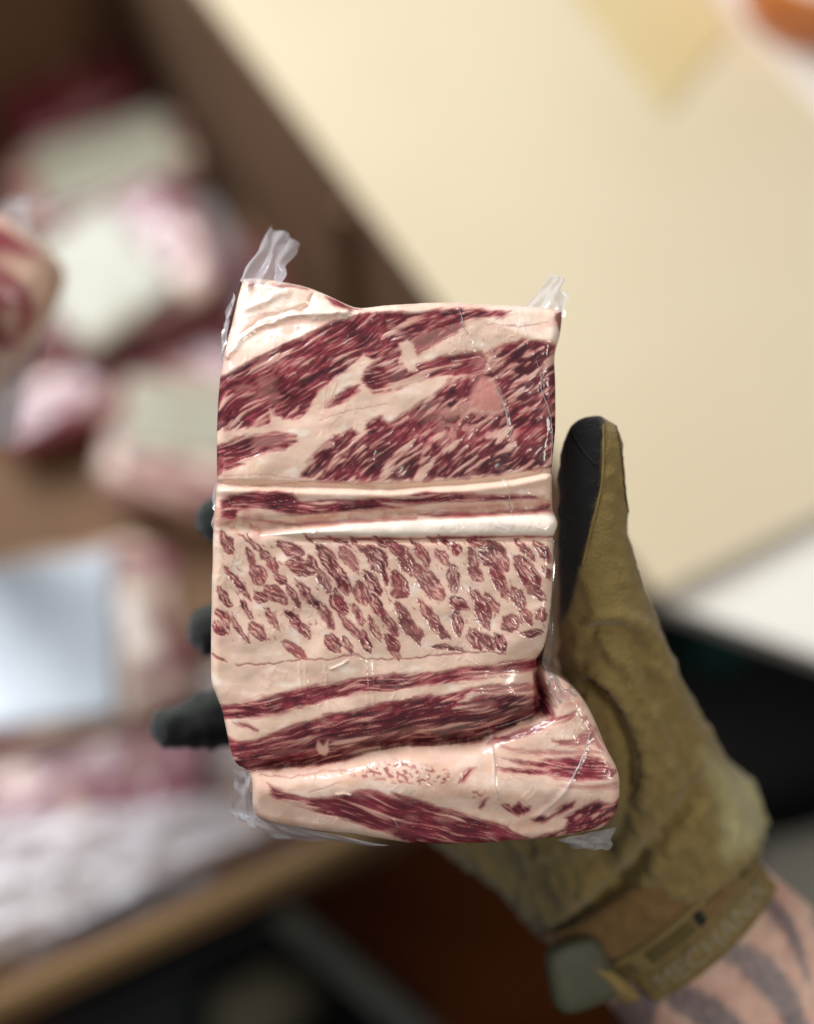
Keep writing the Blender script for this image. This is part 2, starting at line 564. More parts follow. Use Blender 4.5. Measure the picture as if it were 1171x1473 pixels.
V, F = prism([((p + (cc - p) * 0.04).x, (p + (cc - p) * 0.04).y) for p in cp], 0.004, 0.012)
mesh_obj('bottom_panel', V, F, M['crate'], cr, smooth=False)
rg = G(385, 1470, 0.06)
th = np.linspace(0, math.pi, 22); ph = np.linspace(0, 2 * math.pi, 37)[:-1]
V = []
for t in th:
    for p in ph:
        r = 1 + 0.12 * float(noise(3 * math.cos(p) * math.sin(t) + 4, 3 * math.sin(p) * math.sin(t) + 3 * math.cos(t), 5))
        V.append((rg.x + 0.055 * r * math.sin(t) * math.cos(p), rg.y + 0.05 * r * math.sin(t) * math.sin(p), 0.055 + 0.042 * r * math.cos(t)))
F = [(i * 36 + j, i * 36 + (j + 1) % 36, (i + 1) * 36 + (j + 1) % 36, (i + 1) * 36 + j) for i in range(21) for j in range(36)]
tag(mesh_obj('cloth_wad', V, F, M['pale']), 'pale crumpled cloth wad lying in the black crate', 'cloth')


# ------------------------------------------------------------------ vacuum packs inside the carton
def sgnpow(v, e):
    return np.sign(v) * np.abs(v) ** e


FAT = lin(226, 196, 170); LEAN = lin(150, 62, 70); DARK = lin(92, 34, 40)


def meat_pack(label, cpos, size, rz, seed, tilt=(0, 0), lab=None, tail=None, lean=0.5, group='packs inside the carton', mauve=0.0, lumpy=0.006):
    """rounded slab of meat in film: centre cpos, size = full length, width, height"""
    R = Matrix.Rotation(rz, 3, 'Z') @ Matrix.Rotation(tilt[0], 3, 'X') @ Matrix.Rotation(tilt[1], 3, 'Y')
    Rn = np.array(R)
    root = empty('meat_pack', (cpos[0], cpos[1], cpos[2] - size[2] / 2), label, 'meat pack', group)
    nu, nv = 72, 48
    u = np.linspace(-math.pi, math.pi, nu, endpoint=False); v = np.linspace(-math.pi / 2, math.pi / 2, nv)
    U, Vv = np.meshgrid(u, v)
    e = 0.38
    x = size[0] / 2 * sgnpow(np.cos(Vv), e) * sgnpow(np.cos(U), e)
    y = size[1] / 2 * sgnpow(np.cos(Vv), e) * sgnpow(np.sin(U), e)
    z = size[2] / 2 * sgnpow(np.sin(Vv), e)
    k = 1 + lumpy / 0.05 * fbm(x * 28 + seed, y * 28 + z * 20, seed, 2)
    loc = np.stack([x * k, y * k, z * k], -1).reshape(-1, 3)
    f = fbm(x * 22 + seed * 3.1, y * 55 + z * 60, seed + 3, 3)
    g = fbm(x * 60, y * 160 + z * 90, seed + 9, 3)
    L = sstep(-0.12, 0.12, f + (lean - 0.5) * 1.2 + 0.25 * g)
    c = FAT * (1 - L)[..., None] + (LEAN * (0.5 + 0.5 * g[..., None]) + DARK * (0.5 - 0.5 * g[..., None])) * L[..., None]
    if mauve: c = c * (1 - mauve) + lin(190, 160, 175) * mauve
    W = loc @ Rn.T + np.array(cpos)
    F = np.array([(i * nu + j, i * nu + (j + 1) % nu, (i + 1) * nu + (j + 1) % nu, (i + 1) * nu + j) for i in range(nv - 1) for j in range(nu)])
    mesh_obj('meat', W, F, M['pack'], root, col=c.reshape(-1, 3))

    def sheet(name, fn, n1, n2, m):
        a, b = np.meshgrid(np.linspace(0, 1, n1), np.linspace(0, 1, n2), indexing='ij')
        q = fn(a, b).reshape(-1, 3) @ Rn.T + np.array(cpos)
        FF = np.array([(i * n2 + j, (i + 1) * n2 + j, (i + 1) * n2 + j + 1, i * n2 + j + 1) for i in range(n1 - 1) for j in range(n2 - 1)])
        return mesh_obj(name, q, FF, m, root)
    if lab:
        lx, ly, lw, lh, lr, lm = lab

        def fn(a, b):
            X = (a - .5) * lw; Y = (b - .5) * lh
            px = lx + X * math.cos(lr) - Y * math.sin(lr); py = ly + X * math.sin(lr) + Y * math.cos(lr)
            ed = np.maximum(np.abs(px) / (size[0] / 2), np.abs(py) / (size[1] / 2))
            zz = size[2] / 2 * (1 + lumpy / 0.05 * 0.45) + 0.0015 - 0.02 * np.maximum(ed - 0.75, 0) ** 1.5 + 0.0012 * noise(px * 40, py * 40, seed)
            return np.stack([px, py, zz], -1)
        o = sheet('label_card', fn, 18, 18, lm)
        s_ = o.modifiers.new('thick', 'SOLIDIFY'); s_.thickness = 0.0008
    for (sd, wd, ln) in (tail or []):
        def fn(a, b):
            yy = (b - .5) * wd * (1 - 0.25 * a)
            d = size[0] / 2 * 0.9 + a * ln
            cr_ = fbm(a * 4 + seed, b * 9, seed + 31, 3)
            zz = size[2] * 0.45 * (b * 0 + 1) * (1 - a) * 0.4 + 0.014 * cr_ * (0.4 + a)
            if sd in 'xX':
                return np.stack([(1 if sd == 'x' else -1) * d, yy, zz], -1)
            d = size[1] / 2 * 0.9 + a * ln
            return np.stack([yy, (1 if sd == 'y' else -1) * d, zz], -1)
        sheet('film_tail', fn, 26, 40, M['film_white'])
    return root


fl = BOT + 0.004
A_ = math.radians
c = G(185, 400, fl + 0.085)
meat_pack('vacuum pack with large cream label and mauve meat at its side, below the shaded pack', c, (0.17, 0.125, 0.06), A_(28), 3, (A_(6), A_(-8)),
          (-0.022, 0.0, 0.105, 0.115, A_(12), M['label_cream']), [('x', 0.09, 0.03)], 0.6, mauve=0.2)
c = G(150, 262, fl + 0.04)
meat_pack('shaded vacuum pack with greyish label next to the back carton wall', c, (0.19, 0.12, 0.06), A_(22), 4, (A_(-4), 0),
          (0.01, 0.0, 0.14, 0.085, 0, M['label_cream']), None, 0.6)
c = G(110, 150, fl + 0.035)
meat_pack('dark red vacuum pack wedged in the far carton corner', c, (0.16, 0.09, 0.06), A_(35), 5, (0, 0), None, None, 0.8)
c = G(300, 455, fl + 0.03)
meat_pack('dark red vacuum pack lying beneath the cream labelled pack', c, (0.16, 0.11, 0.055), A_(30), 6, (0, 0), None, None, 0.85)
c = G(262, 640, fl + 0.05)
meat_pack('pinkish vacuum pack with pale label behind the gloved fingertips', c, (0.13, 0.14, 0.06), A_(-12), 7, (A_(-6), A_(6)),
          (0.0, 0.012, 0.105, 0.075, A_(8), M['label_cream']), None, 0.5, mauve=0.12)
c = G(90, 585, fl + 0.03)
meat_pack('mauve vacuum pack beside the bare carton bottom', c, (0.13, 0.07, 0.055), A_(25), 8, (0, 0), None, None, 0.8)
c = G(345, 575, fl + 0.03)
meat_pack('dark crimson vacuum pack between the pale labelled pack and the side wall', c, (0.15, 0.10, 0.055), A_(-35), 31, (0, 0), None, None, 0.8)
c = G(30, 480, fl + 0.035)
meat_pack('crimson vacuum pack under the leaning upright pack', c, (0.15, 0.10, 0.06), A_(50), 32, (0, A_(5)), None, None, 0.7)
# the pile in the near corner
c = G(60, 930, 0.395)
stx = Vector((c.x, c.y, 0))
for k in range(3):
    meat_pack(('vacuum pack on the carton bottom, lowest under the white labelled pack', 'vacuum pack midway in the stack under the white labelled pack', 'vacuum pack directly under the white labelled pack')[k], (stx.x - 0.01 * k, stx.y + 0.008 * k - 0.01, fl + 0.03 + 0.06 * k), (0.19, 0.14, 0.06),
              A_(20 + 6 * k), 11 + k, (0, 0), None, None, 0.5)
meat_pack('vacuum pack with large bluish white label on top of the near pile', (stx.x, stx.y, fl + 0.215), (0.20, 0.15, 0.06), A_(12), 15, (A_(-9), A_(2)),
          (-0.022, 0.0, 0.15, 0.125, A_(-3), M['label']), None, 0.4, mauve=0.1)
c = G(95, 1120, 0.39)
for k in range(3):
    meat_pack(('vacuum pack on the carton bottom, lowest under the pink marbled pack', 'vacuum pack midway in the stack under the pink marbled pack', 'vacuum pack directly under the pink marbled pack')[k], (c.x + 0.004 * k, c.y, fl + 0.03 + 0.056 * k), (0.19, 0.12, 0.058), A_(20 + 3 * k), 21 + k, (0, 0), None, None, 0.5)
meat_pack('pink marbled vacuum pack with crumpled film ends by the front carton wall', (c.x, c.y, fl + 0.205), (0.19, 0.13, 0.065), A_(24), 24, (A_(-6), 0),
          None, [('Y', 0.17, 0.05), ('x', 0.10, 0.04)], 0.68, mauve=0.16, lumpy=0.012)
c = G(285, 1105, 0.36)
meat_pack('pale fatty vacuum pack beside the tapered gloved fingertip', (c.x, c.y, fl + 0.165), (0.11, 0.14, 0.07), A_(30), 26, (A_(-5), A_(8)),
          None, [('Y', 0.10, 0.02)], 0.25, mauve=0.1, lumpy=0.01)
for k in range(2):
    meat_pack(('vacuum pack on the carton bottom, lowest under the pale fatty pack', 'vacuum pack directly under the pale fatty pack')[k], (c.x, c.y, fl + 0.032 + 0.064 * k), (0.12, 0.13, 0.063), A_(30), 27 + k, (0, 0), None, None, 0.5)
# crumpled loose film on the near pile
n1, n2 = 70, 50
a, b = np.meshgrid(np.linspace(0, 1, n1), np.linspace(0, 1, n2), indexing='ij')
q0, q1, q2, q3 = [np.array(G(x, y, 0.40)) for x, y in ((-120, 1200), (330, 1150), (385, 1205), (-120, 1425))]
q = (q0 * ((1 - a) * (1 - b))[..., None] + q1 * (a * (1 - b))[..., None] + q2 * (a * b)[..., None] + q3 * ((1 - a) * b)[..., None])
q[..., 2] += 0.026 * fbm(a * 6, b * 4, 61, 3) + 0.012 * (1 - b) + 0.012
F = np.array([(i * n2 + j, (i + 1) * n2 + j, (i + 1) * n2 + j + 1, i * n2 + j + 1) for i in range(n1 - 1) for j in range(n2 - 1)])
tag(mesh_obj('loose_film', q.reshape(-1, 3), F, M['film_loose']), 'crumpled shiny clear film heaped along the front carton wall', 'plastic film')

# a pack standing on end, leaning at the left edge of the view
topc = P(2, 420, 0.545); botc = P(-150, 640, 0.80)
ax = (topc - botc); Ln = ax.length; ax.normalize()
lean_root = empty('meat_pack', botc, 'upright vacuum pack with film tip, leaning above the cream labelled pack', 'meat pack', 'packs inside the carton')
nn = (CAM - topc).normalized(); nn = (nn - ax * nn.dot(ax)).normalized(); ss = ax.cross(nn)
nu, nv = 60, 90
u = np.linspace(-math.pi, math.pi, nu, endpoint=False); v = np.linspace(-math.pi / 2, math.pi / 2, nv)
U, Vv = np.meshgrid(u, v)
e = 0.45
X = 0.033 * sgnpow(np.cos(Vv), e) * sgnpow(np.cos(U), e); Y = 0.032 * sgnpow(np.cos(Vv), e) * sgnpow(np.sin(U), e); Z = (Ln / 2 + 0.030) * sgnpow(np.sin(Vv), 0.6)
k = 1 + 0.12 * fbm(X * 30, Y * 30 + Z * 25, 77, 2)
mid = (topc + botc) / 2 - ss * 0.004
Wp = np.array(mid) + (X * k)[..., None] * np.array(ss) + (Y * k)[..., None] * np.array(nn) + Z[..., None] * np.array(ax)
f = fbm(Z * 45, X * 14 + Y * 14, 78, 3); g = fbm(Z * 160, X * 40, 79, 2)
L = sstep(-0.15, 0.15, fbm(Z * 34 + Y * 46 + X * 10, X * 10, 178, 2) + 0.25 * g + 0.06)
cl = lin(232, 194, 168) * (1 - L)[..., None] + LEAN * L[..., None] * (1 + 0.4 * g[..., None])
F = np.array([(i * nu + j, i * nu + (j + 1) % nu, (i + 1) * nu + (j + 1) % nu, (i + 1) * nu + j) for i in range(nv - 1) for j in range(nu)])
mesh_obj('meat', Wp.reshape(-1, 3), F, M['pack'], lean_root, col=cl.reshape(-1, 3))


def film_sheet(name, pxs, n1, n2, amp, seed, parent, m, freq=(5, 7), octs=2):
    """crinkled film over four corner points (x, y, depth)"""
    c4 = [np.array(P(*p)) for p in pxs]
    a, b = np.meshgrid(np.linspace(0, 1, n1), np.linspace(0, 1, n2), indexing='ij')
    q = (c4[0] * ((1 - a) * (1 - b))[..., None] + c4[1] * (a * (1 - b))[..., None] + c4[2] * (a * b)[..., None] + c4[3] * ((1 - a) * b)[..., None])
    nrm = np.array(Rc @ Vector((0, 0, 1)))
    sid = np.array(Rc @ Vector((1, 0.4, 0)))
    q = q + (amp * fbm(a * freq[0] + seed, b * freq[1], seed, octs))[..., None] * nrm + (amp * 0.5 * fbm(a * 3 + 9, b * 3 + seed, seed + 5, 1))[..., None] * sid
    F = np.array([(i * n2 + j, (i + 1) * n2 + j, (i + 1) * n2 + j + 1, i * n2 + j + 1) for i in range(n1 - 1) for j in range(n2 - 1)])
    return mesh_obj(name, q.reshape(-1, 3), F, m, parent)


film_sheet('film_tip', [(-40, 345, .54), (48, 350, .535), (36, 285, .53), (5, 292, .53)], 24, 20, 0.006, 5, lean_root, M['film_loose'])
film_sheet('film_tail', [(30, 480, .56), (60, 470, .56), (18, 640, .60), (-30, 640, .60)], 24, 20, 0.008, 8, lean_root, M['film_loose'])

# ------------------------------------------------------------------ the held vacuum pack of marbled meat
KPX = D0 / FPX
base = P(600, 1225, D0)
held = empty('held_meat_pack', base, 'clear vacuum pack of banded, finely marbled raw beef held in the gloved hand', 'meat pack')

outline = [(343, 391), (368, 391), (400, 397), (440, 407), (478, 424), (500, 435), (520, 440), (560, 436), (640, 432), (720, 434), (770, 436), (806, 441),
           (812, 450), (808, 480), (800, 510), (801, 560), (800, 620), (795, 680), (797, 725), (801, 742), (803, 755), (798, 776), (796, 850), (788, 925), (783, 960),
           (797, 970), (820, 985), (838, 1003), (852, 1024), (864, 1050), (876, 1080), (889, 1105), (894, 1125), (894, 1150), (891, 1172), (880, 1192),
           (858, 1203), (800, 1213), (740, 1219), (690, 1223), (640, 1225), (600, 1224), (560, 1219), (520, 1212), (470, 1205), (420, 1198), (384, 1190), (366, 1180),
           (360, 1160), (361, 1130), (352, 1112), (338, 1102), (329, 1080), (318, 1030), (308, 1000), (302, 980), (301, 930), (303, 850), (305, 760), (310, 700),
           (310, 640), (312, 570), (318, 520), (329, 450), (336, 415)]
outline = catmull(outline + [outline[0]], 4)[:-1]
STEP = 1.25
gx = np.arange(296, 900, STEP); gy = np.arange(386, 1230, STEP)
X, Y = np.meshgrid(gx, gy)
SD = poly_sd(X, Y, outline)

# ---- boundaries between the layers
c_cap = curve_y([(300, 552), (314, 542), (367, 516), (406, 496), (445, 478), (483, 462), (522, 449), (590, 447), (660, 445), (700, 462), (740, 478), (770, 488), (815, 494)])
c_up = curve_y([(300, 690), (440, 694), (560, 697), (671, 690), (740, 682), (806, 668)])
c_wt = curve_y([(295, 769), (375, 769), (400, 766), (454, 760), (560, 749), (700, 744), (778, 740), (820, 744)])
c_wb = curve_y([(295, 771), (375, 771), (454, 770), (560, 772), (700, 770), (801, 770), (820, 770)])
c_mb = curve_y([(295, 957), (341, 957), (398, 954), (433, 948), (474, 949), (510, 941), (526, 949), (590, 948), (619, 943), (703, 937), (727, 941), (800, 944)])
lump_top = [(325, 1106), (365, 1111), (399, 1110), (459, 1105), (495, 1099), (536, 1086), (590, 1077), (640, 1078), (690, 1070), (720, 1056), (763, 1040), (785, 1028), (790, 1010), (783, 985), (781, 955)]
lump_poly = lump_top + [(900, 955), (920, 1240), (320, 1240)]

# ---- organic warps
wx = 5 * fbm(X / 38, Y / 38, 1, 2) + 2.2 * fbm(X / 11, Y / 11, 2, 2)
wy = 4 * fbm(X / 45, Y / 30, 3, 2) + 1.8 * fbm(X / 12, Y / 9, 4, 2)
XW, YW = X + wx, Y + wy


def aniso(theta, lu, lw, s, oct=3):
    t = math.radians(theta)
    uu = (XW * math.cos(t) + YW * math.sin(t)) / lu
    ww = (-XW * math.sin(t) + YW * math.cos(t)) / lw
    return fbm(uu + 0.15 * ww, ww, s, oct)


lean_f = np.zeros_like(X)      # 0 fat .. 1 lean
tone = np.zeros_like(X)        # fibre light / dark inside the lean


lx = 9 * fbm(X / 90, Y / 90, 11, 2); ly = 9 * fbm(X / 90, Y / 90, 12, 2)      # slow bending of the fibres


def fibre(theta, lu, lw, s, oct=2):
    t = math.radians(theta)
    uu = ((X + lx) * math.cos(t) + (Y + ly) * math.sin(t)) / lu
    ww = (-(X + lx) * math.sin(t) + (Y + ly) * math.cos(t)) / lw
    return fbm(uu + 0.3 * noise(uu * 0.7, ww * 0.25, s + 5), ww, s, oct)


def muscle(pts, theta, edge=2.8, vein=0.5, lu=58, lw=8.0, seed=0, strength=1.0, warp=1.0, frag=0.0):
    """lean area: polygon with ragged edge, fibres along theta, spindle-shaped fat streaks in it"""
    global lean_f, tone
    sd = poly_sd(X + wx * warp, Y + wy * warp, pts)
    sel = sd > -12
    big = fibre(theta, lu * 1.5, lw * 1.5, 120 + seed)
    med = fibre(theta + 4, lu * 0.9, lw * 0.75, 40 + seed)
    fin = fibre(theta - 3, lu * 0.5, lw * 0.34, 80 + seed)
    m = sstep(-edge, edge, sd + (4 * med + 3 * fin) * min(1, 0.4 + warp * 0.6))
    k = (vein - 0.4) * 0.35
    st = np.maximum(sstep(0.26 - k, 0.48 - k, big + 0.25 * fin), 0.85 * sstep(0.30 - k, 0.56 - k, med + 0.2 * fin))
    st = np.maximum(st, 0.45 * sstep(0.28 - k, 0.58 - k, fin))
    m2 = m * (1 - 0.88 * st) * strength
    tone = np.where((m2 > lean_f) & sel, 0.6 * med + 0.75 * fin + 0.3 * big, tone)
    lean_f = np.maximum(lean_f, m2)
    return m


# upper muscle, left fan
muscle([(300, 550), (314, 543), (367, 517), (406, 497), (445, 479), (483, 463), (522, 450), (560, 450), (560, 470), (545, 492), (520, 515), (490, 540), (462, 560), (445, 588),
        (430, 604), (405, 603), (392, 590), (388, 612), (345, 618), (300, 620)], -33, vein=0.38, seed=1)
muscle([(540, 452), (590, 448), (660, 444), (735, 446), (722, 458), (668, 462), (640, 472), (600, 486), (575, 500), (560, 515), (535, 520), (520, 505), (548, 480)], -20, vein=0.55, seed=2)
muscle([(582, 498), (606, 482), (640, 466), (664, 457), (668, 470), (645, 486), (612, 504), (596, 512)], -28, vein=0.5, seed=3, strength=0.8)
muscle([(520, 548), (530, 530), (556, 512), (580, 505), (575, 525), (600, 522), (640, 514), (690, 505), (704, 522), (690, 540), (640, 540), (600, 550), (560, 566), (538, 567)], -18, vein=0.5, seed=4)
muscle([(468, 588), (480, 572), (500, 560), (519, 556), (512, 570), (490, 580)], -28, vein=0.4, seed=5)
muscle([(304, 646), (345, 629), (400, 623), (428, 627), (430, 636), (410, 646), (392, 648), (370, 660), (330, 675), (304, 674)], -12, vein=0.45, seed=6)
muscle([(300, 678), (318, 660), (326, 663), (318, 684)], -40, seed=7)
# upper muscle, big right body
muscle([(432, 688), (440, 672), (455, 653), (481, 627), (504, 617), (520, 625), (527, 607), (548, 598), (560, 612), (590, 590), (612, 571), (645, 548), (690, 538), (706, 530),
        (696, 510), (728, 494), (766, 488), (806, 496), (806, 668), (740, 679), (671, 688), (586, 692), (480, 694)], -38, vein=0.58, seed=8, lu=46, lw=10)
# thin dark strips between upper and marbled part
muscle([(318, 722), (335, 712), (354, 708), (392, 704), (420, 710), (433, 720), (480, 720), (520, 717), (590, 714), (611, 708), (662, 710), (720, 712), (770, 712), (770, 717),
        (720, 721), (640, 722), (590, 728), (520, 735), (460, 739), (418, 740), (367, 732), (345, 735), (340, 748), (322, 745)], -2, vein=0.35, seed=9, lu=70, lw=5, warp=0.6)
muscle([(600, 741), (640, 737), (700, 737), (765, 733), (792, 722), (794, 732), (770, 738), (700, 742), (627, 744)], -2, vein=0.2, seed=10, warp=0.5)
muscle([(340, 742), (372, 748), (430, 752), (520, 747), (600, 744), (600, 747), (520, 751), (430, 757), (372, 754)], 2, vein=0.3, seed=11, strength=0.65, warp=0.5)
muscle([(440, 774), (560, 774), (700, 771), (798, 771), (798, 773.5), (700, 774), (560, 777), (440, 776)], 0, edge=1.0, vein=0.1, seed=12, warp=0.15)
# long bands under the marbled part
muscle([(300, 1022), (312, 1017), (372, 1006), (413, 996), (459, 985), (536, 974), (563, 969), (610, 970), (665, 960), (721, 952), (782, 949), (782, 966), (693, 976), (608, 988),
        (522, 998), (459, 1010), (399, 1027), (358, 1035), (306, 1036)], -11, vein=0.42, seed=13, lu=60, lw=5.5)
muscle([(334, 1040), (350, 1042), (372, 1049), (372, 1053), (350, 1048)], 15, vein=0.2, seed=14)
muscle([(316, 1062), (340, 1066), (366, 1067), (399, 1050), (468, 1030), (522, 1019), (563, 1008), (610, 1003), (636, 1003), (660, 994), (690, 990), (660, 1010), (700, 1002), (740, 1000), (778, 1004),
        (786, 1030), (763, 1041), (720, 1057), (690, 1071), (640, 1079), (590, 1077), (536, 1086), (495, 1100), (459, 1106), (399, 1111), (340, 1110), (322, 1085)], -14, vein=0.35, seed=15, lu=60, lw=7)
muscle([(668, 992), (700, 984), (760, 985), (776, 992), (776, 1002), (730, 996), (690, 1000)], -6, vein=0.5, seed=16, strength=0.75)
# lower lump
muscle([(774, 974), (780, 972), (797, 1020), (800, 1032), (785, 1036), (776, 1010)], 70, vein=0.05, seed=17)
muscle([(800, 1035), (828, 1024), (822, 1036), (790, 1048), (762, 1060), (722, 1070), (700, 1074), (712, 1064), (745, 1056), (770, 1046)], -18, vein=0.5, seed=18)
muscle([(796, 1066), (830, 1062), (850, 1050), (862, 1068), (848, 1074), (806, 1073)], -5, vein=0.45, seed=19, strength=0.8)
muscle([(712, 1087), (760, 1096), (800, 1094), (842, 1088), (872, 1096), (892, 1110), (880, 1119), (840, 1125), (790, 1117), (740, 1113), (714, 1106), (740, 1105), (790, 1108), (740, 1098)], 6, vein=0.5, seed=20, lu=60, lw=5)
muscle([(716, 1076), (760, 1080), (800, 1082), (850, 1078), (872, 1086), (800, 1089), (750, 1086)], 4, vein=0.6, seed=41, strength=0.55, lu=60, lw=4)
muscle([(800, 1128), (850, 1130), (890, 1124), (892, 1132), (850, 1138), (810, 1134)], 0, vein=0.6, seed=42, strength=0.4, lu=50, lw=4)
muscle([(836, 1030), (850, 1030), (872, 1082), (862, 1078)], 60, vein=0.5, seed=43, strength=0.6, lu=30, lw=5)
muscle([(384, 1126), (408, 1138), (443, 1149), (480, 1148), (522, 1137), (570, 1141), (614, 1155), (653, 1172), (693, 1181), (738, 1197), (765, 1212), (740, 1230), (620, 1235), (563, 1208), (522, 1193),
        (481, 1177), (421, 1160), (393, 1145)], 17, vein=0.33, seed=21, lu=80, lw=7.5)
muscle([(722, 1160), (733, 1157), (736, 1164), (748, 1154), (752, 1163), (765, 1160), (763, 1169), (748, 1177), (732, 1171)], 40, vein=0.3, seed=22, warp=0.5)
muscle([(763, 1183), (775, 1176), (790, 1178), (812, 1160), (828, 1153), (824, 1165), (802, 1176), (782, 1188)], -35, vein=0.4, seed=23, warp=0.6)
muscle([(818, 1178), (838, 1162), (862, 1152), (880, 1156), (900, 1146), (897, 1180), (870, 1194), (848, 1205), (790, 1214), (760, 1216), (790, 1205), (815, 1198)], -30, vein=0.5, seed=24, lu=30, lw=9)
muscle([(661, 1125), (666, 1114), (676, 1107), (686, 1105), (676, 1112), (668, 1124)], -55, vein=0.1, seed=25, warp=0.4)
muscle([(689, 1163), (694, 1155), (700, 1150), (697, 1161), (692, 1166)], -60, vein=0.1, seed=26, warp=0.3)
# small red spots at the top edge
muscle([(466, 424), (478, 426), (500, 436), (520, 443), (505, 446), (480, 438)], 25, vein=0.3, seed=27, warp=0.5)
muscle([(388, 404), (400, 404), (440, 408), (440, 413), (405, 410)], 8, vein=0.4, seed=28, strength=0.7, warp=0.5)
muscle([(352, 403), (362, 401), (362, 407), (353, 408)], 0, seed=29, strength=0.7, warp=0.4)
muscle([(803, 448), (815, 446), (812, 476), (806, 474), (800, 456)], 80, vein=0.2, seed=30, strength=0.8, warp=0.4)

# ---- leaf-shaped marbling flecks: (x, y, length, width, angle) read off two enlargements
fleck3 = [(145, 390, 120, 60, 62), (280, 480, 130, 38, 60), (275, 395, 130, 14, 42), (320, 410, 150, 14, 42), (320, 570, 130, 72, 60), (405, 520, 110, 56, 62), (345, 460, 80, 26, 60),
          (450, 600, 80, 40, 40), (500, 430, 160, 62, 24), (560, 530, 160, 84, 22), (625, 510, 90, 48, 60), (700, 440, 150, 34, 36), (750, 545, 270, 66, 52), (830, 485, 140, 66, 52),
          (690, 605, 130, 50, 66), (790, 630, 130, 46, 58), (770, 700, 120, 40, 62), (592, 680, 180, 50, 52), (420, 680, 140, 86, 36), (520, 690, 150, 34, 62), (335, 700, 84, 56, 24),
          (205, 620, 220, 40, 52), (130, 700, 130, 56, 58), (250, 765, 120, 28, 60), (125, 815, 120, 40, 55), (100, 880, 110, 60, 45), (205, 870, 200, 26, 54), (318, 892, 120, 74, 48),
          (400, 820, 150, 38, 58), (545, 852, 190, 60, 48), (520, 990, 170, 60, 34), (700, 800, 160, 48, 60), (770, 745, 140, 60, 44), (830, 860, 170, 40, 50), (880, 800, 130, 42, 66),
          (900, 680, 150, 84, 68), (965, 620, 170, 60, 54), (985, 480, 170, 96, 58), (905, 430, 80, 36, 40), (1080, 420, 100, 56, 42), (1130, 500, 130, 60, 62), (1100, 610, 120, 46, 58),
          (1110, 680, 110, 44, 0), (1030, 580, 110, 40, 70), (980, 740, 170, 50, 60), (1045, 830, 190, 46, 58), (970, 880, 140, 38, 65), (920, 950, 150, 52, 72), (1130, 790, 140, 60, 55),
          (1160, 870, 130, 56, 60), (1070, 985, 150, 52, 58), (740, 960, 120, 78, 50), (820, 970, 110, 40, 58), (95, 1040, 110, 18, 28), (600, 370, 90, 12, 40), (780, 385, 150, 22, 22),
          (860, 390, 90, 20, 40), (1000, 390, 90, 24, 35)]
fleck4 = [(40, 420, 110, 50, 45), (100, 500, 160, 70, 72), (190, 460, 140, 58, 62), (60, 630, 160, 76, 62), (220, 615, 250, 104, 50), (300, 475, 110, 44, 50), (360, 590, 160, 72, 82),
          (375, 430, 80, 46, 70), (310, 385, 80, 26, 40), (240, 378, 70, 20, 30), (130, 385, 60, 18, 50), (468, 490, 140, 56, 76), (482, 570, 100, 60, 46), (535, 400, 180, 52, 14),
          (612, 470, 170, 86, 62), (615, 610, 200, 58, 64), (540, 480, 90, 60, 40), (770, 560, 190, 90, 56), (820, 670, 140, 60, 38), (720, 700, 140, 78, 66), (860, 440, 140, 54, 52),
          (760, 430, 150, 40, 46), (885, 560, 90, 50, 60), (770, 805, 120, 58, 56), (850, 795, 90, 60, 85), (680, 845, 110, 96, 46), (805, 900, 110, 42, -3), (110, 850, 240, 70, 60),
          (235, 815, 250, 66, 56), (300, 890, 110, 30, 50), (392, 740, 110, 66, 30), (385, 850, 140, 60, 80), (515, 735, 180, 60, 56), (575, 735, 130, 50, 54), (520, 820, 140, 46, 56),
          (485, 935, 130, 66, 62), (555, 950, 120, 56, 58), (620, 955, 120, 50, 64), (345, 985, 170, 26, 8), (25, 960, 110, 46, 60), (180, 900, 70, 26, 80)]
FL = [(290 + a / 3.903, 680 + b / 3.903, l / 3.903, w / 3.903, t) for a, b, l, w, t in fleck3] + [(560 + a / 3.903, 680 + b / 3.903, l / 3.903, w / 3.903, t) for a, b, l, w, t in fleck4]
rng = np.random.RandomState(4)
fx = 3.0 * fbm(X / 12, Y / 12, 200, 3); fy = 3.0 * fbm(X / 12, Y / 12, 210, 3)
